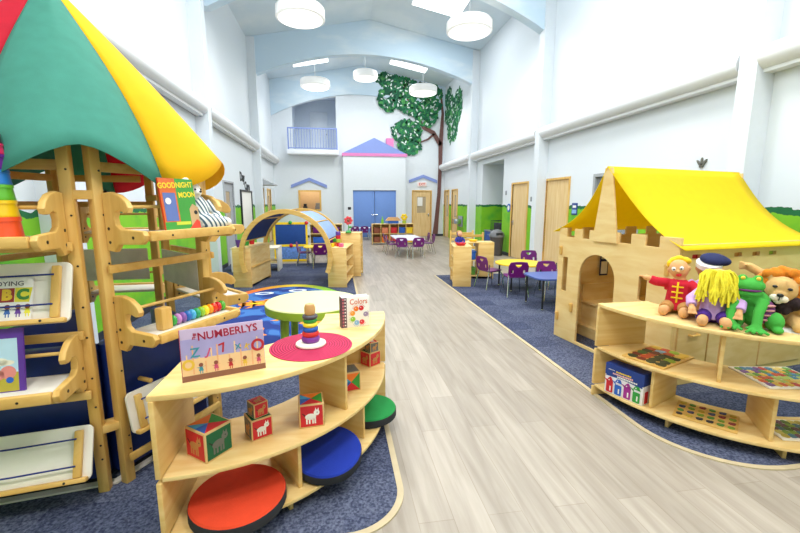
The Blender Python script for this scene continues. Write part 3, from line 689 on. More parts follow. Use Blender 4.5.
# red woven mat with stacking rings on top of the left shelf
m, nt, b_ = nodes('woven_red'); tc = N(nt, 'ShaderNodeTexCoord'); wv = N(nt, 'ShaderNodeTexWave', wave_type='RINGS', rings_direction='SPHERICAL'); wv.inputs['Scale'].default_value = 22; wv.inputs['Distortion'].default_value = .3
nt.links.new(tc.outputs['Object'], wv.inputs['Vector']); rr = ramp(nt, [(.2, srgb('#8e1038')), (.7, srgb('#d42a5c'))]); nt.links.new(wv.outputs['Fac'], rr.inputs['Fac']); nt.links.new(rr.outputs['Color'], b_.inputs['Base Color']); b_.inputs['Roughness'].default_value = .8
bp = N(nt, 'ShaderNodeBump'); bp.inputs['Strength'].default_value = .6; bp.inputs['Distance'].default_value = .004; nt.links.new(wv.outputs['Fac'], bp.inputs['Height']); nt.links.new(bp.outputs['Normal'], b_.inputs['Normal'])
o = MB().lathe([(.222, 0), (.226, .003), (.222, .006), (.01, .0062)], seg=56).done('round_mat', m); o.location = (-.16, 2.19, .77); tag(o, 'red woven round mat on top of the curved shelf', 'mat')
st = thing('stacking_rings', 'wooden stacking ring toy on the red woven mat', 'toy', (-.163, 2.195, .7765))
b = MB(); b.lathe([(.078, 0), (.084, .006), (.082, .014), (.06, .02), (.012, .021)]); b.done('base', plain('white_wood', '#efe6d4', .4), st)
z = .021
for r, h_, m_ in ((.05, .032, plain('ring_violet', '#7e3a9a', .35)), (.046, .028, plain('ring_red', '#d8322a', .35)), (.043, .026, BLUE), (.041, .024, plain('ring_yellow', '#f0dc2a', .35)), (.038, .022, GREEN), (.042, .022, plain('ring_slate', '#4a4650', .4))):
    b = MB(); b.lathe([(.012, z), (r-.006, z), (r, z+h_*.3), (r, z+h_*.7), (r-.006, z+h_), (.012, z+h_)]); b.done('ring', m_, st); z += h_
b = MB(); b.lathe([(.026, z), (.03, z+.01), (.03, z+.04), (.024, z+.058), (.004, z+.064)]); b.done('peg_head', plain('peg_tan', '#cf9e62', .5), st)

# books ------------------------------------------------------------
PAGE = plain('pages', '#f3efe4', .7, var=.02)
def book(name, label, w, h, th, M, cover, spine, decorate, group=None):
    t = thing(name, label, 'book', M.to_translation(), 0, group); t.rotation_euler = M.to_euler()
    b = MB(); b.bx(-w/2, w/2, -th/2, -th/2+.003, 0, h, .001); b.done('front_cover', cover, t)
    b = MB(); b.bx(-w/2, w/2, th/2-.003, th/2, 0, h, .001); b.done('back_cover', cover, t)
    b = MB(); b.bx(-w/2-.001, -w/2+.004, -th/2, th/2, 0, h, .001); b.done('spine', spine, t)
    b = MB(); b.bx(-w/2+.004, w/2-.004, -th/2+.003, th/2-.003, .004, h-.004); b.done('page_block', PAGE, t)
    decorate(t, w, h, -th/2); return t
def fig(b, x, z, s, Y, i0, body=None):     # small generic painted child
    b.mat(i0); b.panel(circ(x, z+s*.55, s*.22, 12), .0008, T(0, Y, 0)); b.mat(body if body is not None else i0+1)
    b.panel([(x-s*.25, z-s*.1), (x+s*.25, z-s*.1), (x+s*.12, z+s*.35), (x-s*.12, z+s*.35)], .0008, T(0, Y, 0))
    b.panel([(x-s*.45, z+s*.3), (x-s*.1, z+s*.2), (x+s*.45, z+s*.4), (x+s*.1, z+s*.32)], .0008, T(0, Y, 0))
    for q in (-.14, .08): b.panel(rect(x+q*s, x+(q+.08)*s, z-s*.4, z-s*.1), .0008, T(0, Y, 0))
def deco_num(t, w, h, Y):
    b = MB(); b.panel(rect(-w/2, w/2, 0, .026), .0008, T(0, Y-.0005, 0)); b.mat(2); b.panel(rect(-w/2+.002, w/2-.002, .026, .1), .0006, T(0, Y-.0003, 0)); b.mat(1); b.panel(rect(-w/2+.002, w/2-.002, .1, .19), .0006, T(0, Y-.0003, 0))
    for i in range(13): b.mat(2+i % 2); x = -w/2+.02+i*(w-.03)/13; b.panel(rect(x, x+.006, .03, .12+.04*math.sin(i*1.7)), .0008, T(0, Y-.0006, 0))
    cols = (4, 5, 6, 7, 5)
    for i in range(5): fig(b, -.1+i*.062, .045, .042, Y-.0011, 8, cols[i])
    for i, (x, z, s, ch, c) in enumerate(((-.12, .125, .06, 'Z', 4), (-.065, .12, .05, 'J', 5), (-.005, .13, .06, '7', 6), (.06, .125, .035, 'X', 4), (.1, .12, .035, 'K', 7))): b.mat(c); b.text(ch, s, T(x, Y-.0014, z) @ RY(.4*math.sin(i*2)), th=.0003, bold=.001)
    b.mat(6); b.panel([circ(w/2-.03, .12, .03, 20), circ(w/2-.03, .12, .018, 20)], .0008, T(0, Y-.0012, 0)); b.mat(7); b.panel([circ(-w/2+.028, .075, .025, 20), circ(-w/2+.028, .075, .014, 20)], .0008, T(0, Y-.0012, 0))
    b.done('cover_picture', [plain('num_brown', '#8a5a45', .5), plain('num_sky', '#a39ac9', .5), plain('num_beam', '#e9c290', .5), plain('num_peach', '#e6a878', .5), plain('num_teal', '#3f8fa0', .5), plain('num_rose', '#c94a72', .5), plain('num_red', '#b8252e', .5), plain('num_gold', '#e2b63c', .5), plain('num_skin', '#8a4a3a', .5)], t)
    b = MB(); b.text('THE', .017, T(-.118, Y-.001, .2) @ RY(-1.35), bold=.0006); b.done('title', plain('num_title', '#a51838', .4), t); b = MB(); b.text('NUMBERLYS', .05, T(.022, Y-.001, .2) @ RY(-.04), bold=.0008, sx=.94); b.done('title', plain('num_title', '#a51838', .4), t)
book('picture_book', 'wide lavender book titled The Numberlys standing on the curved shelf', .355, .235, .014, T(-.53, 1.865, .77) @ RZ(rad(19)) @ RX(-.10), plain('num_cover', '#bfa9c4', .35), plain('num_spine', '#b5304a', .4), deco_num)
def deco_col(t, w, h, Y):
    b = MB(); b.panel(rect(-w/2, -w/2+.034, .003, h-.003), .0008, T(0, Y-.0004, 0)); b.mat(1)
    for i in range(9): b.panel(rect(-w/2+.006, -w/2+.016, .012+i*.021, .024+i*.021), .0008, T(0, Y-.001, 0))
    b.mat(2)
    for i in range(9): b.panel(rect(-w/2+.02, -w/2+.028, .014+i*.021, .022+i*.021), .0008, T(0, Y-.001, 0))
    for i, a in enumerate((70, 115, 160, 205, 250, 295, 5)):
        x, z = .022+.045*math.cos(rad(a)), .075+.05*math.sin(rad(a)); b.mat(3+i); b.panel(circ(x, z, .0165, 16), .0008, T(0, Y-.001, 0))
        for q in range(5): aa = rad(a+(-50+25*q)); b.panel([(x+.014*math.cos(aa), z+.014*math.sin(aa)), (x+.026*math.cos(aa+.06), z+.026*math.sin(aa+.06)), (x+.026*math.cos(aa-.06), z+.026*math.sin(aa-.06))], .0008, T(0, Y-.001, 0))
        b.mat(2); b.panel(circ(x-.004, z+.004, .0028, 8), .0008, T(0, Y-.0016, 0))
    b.done('cover_picture', [plain('col_band', '#5e4650', .5), plain('col_sq', '#c96a7a', .5), WHITE, RED, ORANGE, plain('col_amber', '#f0a030', .5), plain('col_lime', '#8fc63a', .5), plain('col_sky', '#86b4de', .5), plain('col_crim', '#d02a3e', .5), plain('col_mauve', '#9a88a8', .5)], t)
    b = MB(); b.text('Colors', .05, T(.02, Y-.001, .166), bold=.0004, sx=.85); b.done('title', plain('col_title', '#d8724a', .4), t)
book('board_book', 'small white board book titled Colors standing at the shelf far end', .185, .2, .055, T(.095, 2.53, .77) @ RZ(rad(14)), WHITE, plain('col_spine', '#6a4450', .5), deco_col)
# on the gazebo
def FW(fi, x, y, z): return T(*CEN) @ FACES[fi][0] @ T(x, y, z)
def deco_moon(t, w, h, Y):
    b = MB(); b.panel(rect(-w/2, -.01, .0, h), .0008, T(0, Y-.0003, 0)); b.mat(1); b.panel(rect(-.01, w/2, 0, h), .0008, T(0, Y-.0003, 0)); b.panel(rect(-w/2, w/2, 0, .05), .0008, T(0, Y-.0005, 0))
    b.mat(2); b.panel([rect(-.098, -.02, .055, .21)], .0008, T(0, Y-.001, 0)); b.mat(3); b.panel(circ(-.07, .165, .018), .0008, T(0, Y-.0016, 0))
    b.mat(4); b.panel([(.06, .02), (.12, .02), (.12, .13), (.085, .15), (.06, .12)], .0008, T(0, Y-.001, 0)); b.mat(5); b.panel([(.04, .005), (.12, .005), (.12, .045), (.1, .06)], .0008, T(0, Y-.0014, 0)); b.mat(6); b.panel(circ(.1, .1, .012), .0008, T(0, Y-.0016, 0))
    b.mat(7); b.panel(rect(-.04, .055, .032, .05), .0008, T(0, Y-.0014, 0))
    b.done('cover_picture', [plain('gm_orange', '#d8682a', .5), plain('gm_green', '#3f9a3a', .5), plain('gm_blue', '#5f74b4', .5), WHITE, plain('gm_tan', '#caa678', .5), plain('gm_red', '#d6402a', .5), BLACK, plain('gm_lime', '#c8d23a', .5)], t)
    b = MB(); b.text('GOODNIGHT', .042, T(-.008, Y-.001, .252) @ RY(-.06), bold=.001, sx=.85); b.done('title', plain('gm_title', '#f2d62a', .4), t); b = MB(); b.text('MOON', .042, T(.058, Y-.001, .2) @ RY(-.06), bold=.001, sx=.85); b.done('title', plain('gm_title', '#f2d62a', .4), t)
book('picture_book', 'green and orange book titled Goodnight Moon on the gazebo upper tray', .22, .29, .012, FW(0, .0, -.215, 1.406) @ RX(-.12), plain('gm_cover', '#3f9a3a', .35), plain('gm_spine', '#e0491f', .4), deco_moon)
def deco_abc(t, w, h, Y):
    b = MB(); b.mat(0)
    for x, ch, bg, fg in ((.0, 'A', 1, 3), (.055, 'B', 0, 2), (.115, 'C', 4, 5)):
        b.mat(bg); b.panel([(x-.03, .085), (x+.025, .082), (x+.036, .15), (x-.03, .152)] if ch == 'C' else rect(x-.03, x+.028, .085, .15), .0008, T(0, Y-.0005, 0)); b.mat(fg); b.text(ch, .065, T(x, Y-.0012, .117), bold=.004, th=.0004)
    for i, x in enumerate((-.06, -.02, .02, .06, .1, .135)): fig(b, x, .035, .05, Y-.001, 7, (0, 4, 5, 1, 8, 4)[i])
    b.done('cover_picture', [plain('abc_red', '#9c2a22', .5), plain('abc_blue', '#3a66b0', .5), plain('abc_gold', '#e8c22e', .5), WHITE, plain('abc_yel', '#e8dc3a', .5), plain('abc_green', '#3f8a3a', .5), WHITE, BROWN, VIOLET], t)
    b = MB(); b.text('ANNOYING', .031, T(.118, Y-.001, .17), align='RIGHT', sx=1.1); b.done('title', plain('abc_title', '#4a4648', .4), t)
bk_ = book('picture_book', 'white book titled Annoying ABC behind the cords of the gazebo rack', .3, .2, .012, T(*CEN) @ RACKS[(5, 1.0)] @ T(.025, -.0145, .024), WHITE, WHITE, deco_abc)
def deco_purp(t, w, h, Y):
    b = MB(); b.panel([rect(-w/2, w/2, 0, h), rect(-w/2+.01, w/2-.022, .004, h-.045)], .0008, T(0, Y-.0003, 0)); b.mat(1); b.panel(rect(-w/2+.01, w/2-.022, .09, h-.045), .0008, T(0, Y-.0002, 0)); b.mat(2); b.panel(rect(-w/2+.01, w/2-.022, .004, .09), .0008, T(0, Y-.0002, 0))
    b.mat(3); b.panel(circ(.02, .14, .032, 16, .018), .0008, T(0, Y-.0006, 0)); b.panel(circ(.045, .135, .03, 16, .012), .0008, T(0, Y-.0006, 0)); b.mat(4); b.panel(circ(.05, .09, .03, 18), .0008, T(0, Y-.0009, 0)); b.panel(circ(.012, .08, .024, 18), .0008, T(0, Y-.0009, 0)); b.mat(5); b.panel(circ(.055, .055, .014), .0008, T(0, Y-.0012, 0)); b.mat(6); b.text('s', .04, T(.01, Y-.001, .205), align='RIGHT', bold=.001)
    b.done('cover_picture', [plain('pu_frame', '#5c2f96', .5), plain('pu_sky', '#b9d8ea', .5), plain('pu_grass', '#b9a93a', .5), plain('pu_cloud', '#efe9d4', .5), plain('pu_pink', '#e08a84', .5), BLUE, plain('pu_title', '#a01f3a', .5)], t)
pbk = book('picture_book', 'purple framed book leaning on the gazebo lower left tray', .22, .29, .012, FW(5, .028, -.2, .706) @ RX(-.16), plain('pu_cover', '#6a3aa6', .4), plain('pu_spine', '#5c2f96', .4), deco_purp)

# rainbow stacking cups (bucket towers)
def cups(loc, label, s=1.0):
    t = thing('stacking_cups', label, 'toy', loc, 0, 'rainbow stacking cup towers'); z = 0; r = .074*s
    for i, (c, h_) in enumerate((('#e8501f', .078), ('#f2c81a', .06), ('#5fb32c', .056), ('#2077c8', .052), ('#6a2388', .055), ('#d81f5a', .038), ('#2b1c26', .036), ('#3d3a40', .02))):
        h_ *= s; m_ = plain('cup%d' % i, c, .3)
        b = MB(); b.lathe([(r*.98, z), (r, z+.004), (r*.97, z+h_*.2), (r*.92, z+h_*.78), (r*.97, z+h_*.8), (r*.95, z+h_), (r*.5, z+h_)]); b.mat(1)
        if i in (1, 4): b.panel([(-.02*s, .03*s), (.02*s, .03*s), (0, .012*s)] if i == 1 else circ(0, .026*s, .012*s), .004, T(.02*s, -r*.935, z))
        b.done('cup', [m_, ORANGE if i == 1 else WHITE], t); z += h_; r *= .935
    return t
wp = FW(5, .105, -.165, 1.406).to_translation(); tw = cups(wp, 'rainbow stacking cup tower on the upper left gazebo tray', 1.2)
wp = FW(2, .13, -.16, 1.336).to_translation(); cups(wp, 'rainbow stacking cup tower on the rear gazebo tray', .82)
# block and caterpillar on the lower right tray
o = MB().bx(-.033, .033, -.028, .028, 0, .125, .008).done('wooden_block', MAPLE); o.matrix_world = FW(0, -.16, -.2, .871); tag(o, 'plain upright wooden block on the lower right gazebo tray', 'toy block')
ct = thing('caterpillar_toy', 'rainbow segmented caterpillar toy on the lower right gazebo tray', 'toy', FW(0, 0, -.19, .871).to_translation()); ct.rotation_euler = FACES[0][0].to_euler()
for i, c in enumerate(('#3fae49', '#c78ac8', '#8c5fb0', '#2d6fc0', '#4fb3e0', '#35a86a', '#9ccc3a', '#f2dc2a', '#f09a1e', '#e2401e', '#d01f2e', '#58b03a')):
    b = MB(); b.ell((-.10+i*.033, 0, .032), (.019, .03, .032)); b.done('segment', plain('cat%d' % i, c, .25), ct)
# plush toy in striped pyjamas
m, nt, b_ = nodes('stripe_cloth'); mp = mapped(nt, (1, 1, 1), (0, .5, .3)); wv = N(nt, 'ShaderNodeTexWave'); wv.inputs['Scale'].default_value = 14; wv.inputs['Distortion'].default_value = .4
nt.links.new(mp.outputs[0], wv.inputs['Vector']); rr = ramp(nt, [(.3, srgb('#3f6076')), (.45, srgb('#f0f1ee'))]); nt.links.new(wv.outputs['Fac'], rr.inputs['Fac']); nt.links.new(rr.outputs['Color'], b_.inputs['Base Color']); b_.inputs['Roughness'].default_value = .9
STRIPE = m; PLUSHW = plain('plush_white', '#efece6', .95, bump=.4, bsc=300)
pj = thing('plush_toy', 'white plush toy in striped pyjamas sitting behind the green book', 'plush toy', FW(0, .2, -.15, 1.406).to_translation()); pj.rotation_euler = FACES[0][0].to_euler()
b = MB(); b.ell((0, .02, .1), (.06, .05, .1)); b.tube([(.02, 0, .05), (.05, -.05, .045), (.13, -.06, .035)], [.045, .042, .032]); b.tube([(-.02, 0, .05), (.0, -.07, .045), (.08, -.11, .035)], [.045, .042, .03]); b.tube([(.05, .02, .16), (.09, -.02, .1), (.07, -.06, .07)], [.03, .026, .02]); b.tube([(-.05, .02, .17), (-.09, .02, .2), (-.1, .0, .26)], [.03, .026, .02]); o = remesh(b.done('pyjama_body', STRIPE, pj), .006, 3)
b = MB(); b.ell((-.03, .03, .225), (.052, .05, .055)); b.ell((-.03, -.015, .215), (.022, .02, .018)); b.ell((-.065, .03, .3), (.016, .01, .04), rot=RY(-.25)); b.ell((-.005, .03, .3), (.016, .01, .035), rot=RY(.35)); b.ell((.14, -.06, .035), .028); b.ell((.09, -.11, .035), .026); b.ell((-.1, 0, .28), .022); remesh(b.done('fur', PLUSHW, pj), .006, 2)
b = MB(); b.ell((-.05, -.016, .235), .006); b.ell((-.012, -.016, .235), .006); b.ell((-.03, -.035, .222), .007); b.done('eyes', BLACK, pj)

# ------------------------------------------------------------------ rug and green table behind the left shelf
m, nt, b_ = nodes('rug_sea'); mp = mapped(nt); nz = N(nt, 'ShaderNodeTexNoise'); nz.inputs['Scale'].default_value = 2.6; nz.inputs['Detail'].default_value = 1; nt.links.new(mp.outputs[0], nz.inputs['Vector'])
rr = ramp(nt, [(.42, srgb('#18337f')), (.5, srgb('#2350a0')), (.56, srgb('#3f72b8'))], 'CONSTANT'); nt.links.new(nz.outputs['Fac'], rr.inputs['Fac']); nt.links.new(rr.outputs['Color'], b_.inputs['Base Color']); b_.inputs['Roughness'].default_value = .95
SEA = m
m, nt, b_ = nodes('rug_rainbow'); tc = N(nt, 'ShaderNodeTexCoord'); sp = N(nt, 'ShaderNodeSeparateXYZ'); nt.links.new(tc.outputs['Object'], sp.inputs[0])
at_ = N(nt, 'ShaderNodeMath', operation='ARCTAN2'); nt.links.new(sp.outputs['Y'], at_.inputs[0]); nt.links.new(sp.outputs['X'], at_.inputs[1])
mr = N(nt, 'ShaderNodeMapRange'); mr.inputs['From Min'].default_value = -PI; mr.inputs['From Max'].default_value = PI; nt.links.new(at_.outputs[0], mr.inputs['Value'])
rr = ramp(nt, [(0, srgb('#8a2f88')), (.2, srgb('#2b62b8')), (.45, srgb('#2b8a6a')), (.62, srgb('#3f9a4a')), (.7, srgb('#8fbf3a')), (.75, srgb('#f0d232')), (.8, srgb('#ee7a26')), (.86, srgb('#d8303a')), (.95, srgb('#a32f78'))]); nt.links.new(mr.outputs[0], rr.inputs['Fac']); nt.links.new(rr.outputs['Color'], b_.inputs['Base Color']); b_.inputs['Roughness'].default_value = .95
RNB = m
rug = thing('story_rug', 'large oval blue rug with rainbow border and orange animals', 'rug', (-.88, 5.6, CT))
b = MB(); b.slab(circ(0, 0, 1.16, 56, 2.2), .006, T(0, 0, .003)); b.done('border', [plain('rug_edge', '#2a3150', .9)], rug)
b = MB(); b.slab([circ(0, 0, 1.13, 56, 2.16), circ(0, 0, .97, 56, 1.95)], .003, T(0, 0, .0075)); b.done('rainbow_ring', RNB, rug)
b = MB(); b.mat(3); b.slab(circ(0, 0, .97, 56, 1.95), .003, T(0, 0, .0075)); b.mat(0)
for (cx, cy, s, a) in ((-.35, .75, .32, .2), (.4, -.2, .3, -.5), (-.4, -.8, .3, .5)):
    Mq = T(cx, cy, .0095) @ RZ(a); b.mat(0); b.slab(circ(0, 0, s, 20, s*.5), .001, Mq); b.slab(circ(s*1.0, s*.15, s*.36, 16), .001, Mq)
    for q in (-.8, -.3, .3, .75): b.slab([(q*s, 0), (q*s+.07, -.02), (q*s+.12*math.copysign(1, q), -s*.85), (q*s-.02, -s*.8)], .001, Mq); b.slab([(q*s, 0), (q*s+.07, .02), (q*s+.1*math.copysign(1, q), s*.75), (q*s-.02, s*.7)], .001, Mq)
    b.mat(1); b.slab([(-.5*s, -.1*s), (.2*s, -.15*s), (.1*s, .1*s), (-.4*s, .12*s)], .001, Mq @ T(0, 0, .0006))
b.mat(2)
for (cx, cy) in ((-.4, 1.45), (.15, 1.6), (.55, 1.1), (-.72, .2), (.25, .5), (.6, -.8)): b.slab([circ(cx, cy, .16, 18, .1), circ(cx, cy, .09, 14, .05)], .001, T(0, 0, .0095))
b.done('field', [plain('rug_orange', '#f2922c', .95), YELLOW, plain('rug_white', '#e6ecf6', .95), SEA], rug)
gt = thing('round_table', 'low round table with pale green top behind the left shelf', 'table', (-.27, 4.13, .015))
b = MB(); b.lathe([(.45, .5), (.475, .505), (.478, .54), (.47, .548), (.01, .55)], seg=48); b.done('tabletop', [plain('table_cream', '#e3e8a6', .35, var=.01)], gt)
b = MB(); b.lathe([(.40, .46), (.478, .462), (.4805, .508), (.478, .536), (.40, .537)], seg=48); b.done('rim', LIME, gt)
for a in (40, 130, 220, 310): b = MB(); b.tube([(.34*math.cos(rad(a)), .34*math.sin(rad(a)), .47), (.36*math.cos(rad(a)), .36*math.sin(rad(a)), 0)], [.045, .036], 14); b.done('leg', LIME, gt)

# ------------------------------------------------------------------ generic cabinet (open front towards local -y)
def cabinet(name, label, w, d, h, loc, rz, shelves=(.5,), dividers=(), back=True, group=None, ply=BIRCH, cat='shelf'):
    t = thing(name, label, cat, loc, rz, group); th = .02
    b = MB(); b.bx(-w/2, w/2, -d/2, d/2, h-th, h, .004); b.done('top_board', BIRCHH, t)
    for s in (-1, 1): b = MB(); b.bx(s*w/2-(th if s > 0 else 0), s*w/2+(th if s < 0 else 0), -d/2, d/2, 0, h-th, .002); b.done('side_panel', ply, t)
    b = MB(); b.bx(-w/2+th, w/2-th, -d/2+.01, d/2-th, .05, .07); b.done('bottom_board', BIRCHH, t)
    for q in shelves: b = MB(); b.bx(-w/2+th, w/2-th, -d/2+.01, d/2-th, h*q-th/2, h*q+th/2); b.done('shelf_board', BIRCHH, t)
    for q in dividers: b = MB(); b.bx(-w/2+w*q-th/2, -w/2+w*q+th/2, -d/2+.012, d/2-th, .07, h-th); b.done('divider', ply, t)
    if back: b = MB(); b.bx(-w/2+th, w/2-th, d/2-th, d/2-.004, .05, h-th); b.done('back_panel', BIRCHH, t)
    return t
# arch nook: two low cabinets with a bent-wood arch between them
NK = T(-.93, 7.45, 0) @ RZ(rad(-10)) @ T(.93, -7.45, 0)
def nk(x, y, z): return tuple(NK @ V((x, y, z)))
cabL = cabinet('low_cabinet', 'low wooden cabinet under the left foot of the arch', 1.05, .34, .74, nk(-1.79, 8.04, CT), rad(-100), (.5,))
b = MB(); b.bx(-.5, .5, .171, .186, .36, .39, .004); b.done('back_rail', MAPLEH, cabL)
cabR = cabinet('low_cabinet', 'low wooden cabinet with shelves under the right foot of the arch', .95, .35, .74, nk(-.03, 8.03, CT), rad(80), (.36, .66))
cabB = cabinet('tall_cabinet', 'taller wooden cabinet behind the arch carrying a red flower', .42, .5, .93, nk(.02, 8.92, CT), rad(80), (.4, .7))
an = thing('play_arch', 'bent wood arch with dark blue and pale blue panels', 'play arch', nk(-.93, 7.9, CT), rad(-10))
def ring(R, r, a0, a1): return arc(0, .6, R, a0, a1, 36) + arc(0, .6, r, a1, a0, 36)
for y in (-.5, .715): b = MB(); b.panel(ring(.85, .765, -22, 202), .04, T(0, y, 0), .006); b.done('arch_rib', MAPLEH, an)
for a0, a1, mt, nm in ((126, 160, 'd', 'dark blue panel'), (95, 123, 'd', 'dark blue panel'), (50, 76, 'l', 'pale blue panel'), (22, 47, 'l', 'pale blue panel')):
    b = MB(); b.panel(ring(.82, .808, a0, a1), 1.14, T(0, .1, 0)); o = b.done('arch_panel', plain('panel_dark', '#173f8c', .6, trans=.2) if mt == 'd' else plain('panel_light', '#a9c6ee', .5, trans=.3), an); o['label'] = nm
for a in (124.5, 48.5, 161, 20):
    b = MB(); b.box((.03, 1.16, .02), T(.815*math.cos(rad(a)), .1, .6+.815*math.sin(rad(a))) @ RY(-rad(a)), .003); b.done('slat', MAPLEH, an)
# cups and small toys on the cabinets
def cup(loc, m_, lb, s=1):
    o = MB().lathe([(.035*s, 0), (.052*s, .1*s), (.056*s, .135*s), (.048*s, .135*s), (.03*s, .012)], seg=18).done('toy_cup', m_); o.location = loc; tag(o, lb, 'cup', 'coloured toy cups')
cup(nk(-1.87, 7.62, .746), VIOLET, 'purple toy cup at the left cabinet near corner'); cup(nk(-1.86, 7.95, .746), GREEN, 'green toy cup on the left arch cabinet', 1.25); cup(nk(-1.85, 8.2, .746), RED, 'red toy cup beside the green cup on the left cabinet', 1.25)
k = 0
for (x, y, z, c, n_) in ((-.05, 7.85, .746, RED, 'red'), (-.05, 7.85, .816, LIME, 'lime'), (-.05, 7.85, .886, RED, 'upper red'), (-.05, 7.85, .956, VIOLET, 'purple top'), (-.15, 7.72, .746, YELLOW, 'yellow'), (.03, 7.70, .746, PINK, 'pink'), (-.13, 7.95, .746, ORANGE, 'orange'), (-.13, 7.95, .816, GREEN, 'green')):
    o = MB().box((.07, .07, .07), T(0, 0, .035), .006).done('building_block', c); o.location = nk(x, y, z); o.rotation_euler.z = .2*k; k += 1
    tag(o, n_+' building block on the right arch cabinet' + (' in the small tower' if x == -.05 else (' beside the tower' if z < .8 else ' atop the orange block')), 'toy block', 'building blocks on the arch cabinet')
fl = thing('toy_flower', 'red toy flower in green base on the taller cabinet', 'toy', nk(.02, 8.72, .936))
b = MB(); b.lathe([(.06, 0), (.065, .02), (.04, .05), (.01, .055)]); b.done('base', GREEN, fl); b = MB(); b.cyl((0, 0, .05), (0, 0, .22), .008, seg=8); b.ell((.04, 0, .12), (.04, .012, .02)); b.done('stem', GREEN, fl)
b = MB()
for q in range(7): b.ell((.06*math.cos(q*.9), -.01, .26+.06*math.sin(q*.9)), (.032, .015, .032))
b.done('petals', plain('flower_red', '#d8434a', .5), fl); b = MB(); b.ell((0, -.025, .26), .03); b.done('centre', BROWN, fl)
# blue display board with yellow border
db = thing('display_board', 'freestanding blue display board with yellow border behind the arch', 'display board', (-1.24, 11.0, CT))
b = MB(); b.bx(-.4, .4, -.02, .02, .45, 1.0, .004); b.done('felt_panel', plain('board_blue', '#16448f', .8), db)
b = MB(); b.bx(-.4, .4, -.02, .02, .05, .40, .004); b.done('lower_panel', plain('board_pale', '#5f86cc', .8, var=.3, sc=18), db)
b = MB(); b.panel([rect(-.44, .44, .0, 1.05), rect(-.39, .39, .46, .99), rect(-.39, .39, .06, .40)], .05, T(), .004); b.done('border', YELLOW, db)
for x, z in ((-.42, 1.03), (.42, 1.03), (0, .43), (0, 1.04)): b = MB(); b.ell((x, -.02, z), .05); b.done('knob', RED if x or z < .5 else GREEN, db)
for x in (-.42, .42): b = MB(); b.bx(x-.03, x+.03, -.16, .16, 0, .03, .004); b.done('foot', MAPLEH, db)

# ------------------------------------------------------------------ tables and chairs
def table(label, w, d, h, loc, rz, top, leg, r=.12, group=None, ell_=False, edge=None):
    t = thing('activity_table', label, 'table', loc, rz, group)
    lp = circ(0, 0, w/2, 36, d/2) if ell_ else rrect(-w/2, w/2, -d/2, d/2, r)
    b = MB(); b.slab(lp, .025, T(0, 0, h-.0125), .004); b.done('tabletop', top, t)
    k = .62 if ell_ else .82
    for sx in (-1, 1):
        for sy in (-1, 1): b = MB(); x, y = sx*w/2*k, sy*d/2*k; b.tube([(x, y, h-.025), (x, y, .02)], .016, 10); b.mat(1); b.lathe([(.02, 0), (.022, .01), (.018, .03)], T(x, y, 0), 10); b.done('leg', [leg, CHROME], t)
    return t
CH = None
def chair(loc, rz, label, group):
    """child's stacking chair; faces local +y"""
    global CH
    if CH is None:
        t = thing('stacking_chair', label, 'chair')
        b = MB(); b.slab(rrect(-.16, .16, -.16, .17, .05), .014, T(0, 0, .33) @ RX(.04), .005); b.done('seat', PURPLE, t)
        out = [(-.125, 0), (.125, 0), (.165, .05), (.17, .19), (.14, .255), (.05, .265), (-.05, .265), (-.14, .255), (-.17, .19), (-.165, .05)]
        hole = [(-.055, .215), (.055, .215), (.03, .18), (0, .165), (-.03, .18)]
        h2 = [rrect(s*.1-.018, s*.1+.018, .06, .12, .012) for s in (-1, 1)]
        b = MB(); b.panel([out, hole]+h2, .016, T(0, -.17, .335) @ RX(.16), .005); b.done('backrest', PURPLE, t)
        for s in (-1, 1):
            b = MB(); b.tube([(s*.13, .12, .32), (s*.15, .16, .25), (s*.175, .19, 0)], .011, 8); b.done('leg', CHROME, t)
            b = MB(); b.tube([(s*.14, -.13, .45), (s*.145, -.14, .33), (s*.155, -.16, .24), (s*.18, -.22, 0)], .011, 8); b.done('leg', CHROME, t)
            b = MB(); b.tube([(s*.13, .12, .315), (s*.14, -.13, .315)], .01, 8); b.done('seat_rail', CHROME, t)
        CH = t; o = t
    else: o = copy_tree(CH)
    o.location = loc; o.rotation_euler = (0, 0, rz); tag(o, label, 'chair', group); return o
TOPW = plain('table_white', '#e9eaf2', .35, var=.01); TOPY = plain('table_yellow', '#f5cf2a', .35, var=.02); TOPB = plain('table_blue', '#4a62a8', .35, var=.02)
G1 = 'purple chairs at the middle table'; G2 = 'purple chairs at the yellow table'; G3 = 'purple chairs at the blue table'; G4 = 'purple chairs under the arch'; G5 = 'purple chairs by the blue doors'
table('long white table with purple chairs in the middle of the hall', .85, 1.9, .5, (2.14, 12.40, 0), 0, TOPW, CHROME, .2)
chair((2.24, 11.27, 0), .1, 'purple chair at the near end of the white middle table, right one', G1)
chair((1.84, 11.30, 0), -.35, 'purple chair at the near end of the white middle table, left one', G1)
chair((1.66, 12.05, 0), -PI/2, 'purple chair on the left side of the middle table, nearer one', G1)
chair((1.66, 12.80, 0), -PI/2, 'purple chair on the left side of the middle table, farther one', G1)
chair((2.78, 12.25, 0), PI/2, 'purple chair on the right side of the middle table, nearer one', G1)
chair((2.78, 12.95, 0), PI/2, 'purple chair on the right side of the middle table, farther one', G1)
table('low table with round yellow top on the right carpet', .88, .88, .48, (3.28, 6.82, CT), 0, TOPY, BLACKM, ell_=True)
chair((2.96, 6.34, CT), -.1, 'purple chair pushed in at the near side of the yellow table', G2)
chair((2.78, 6.98, CT), -PI/2+.3, 'purple chair at the left of the yellow table', G2)
chair((3.85, 7.46, CT), PI-.1, 'purple chair behind the yellow table facing the camera', G2)
chair((3.9, 6.72, CT), PI/2, 'purple chair at the right of the yellow table', G2)
table('low table with blue top between yellow table and castle', .95, .62, .48, (3.3, 5.52, CT), 0, TOPB, BLACKM, .15)
chair((3.42, 5.97, CT), PI-.1, 'purple chair at the far side of the blue table', G3)
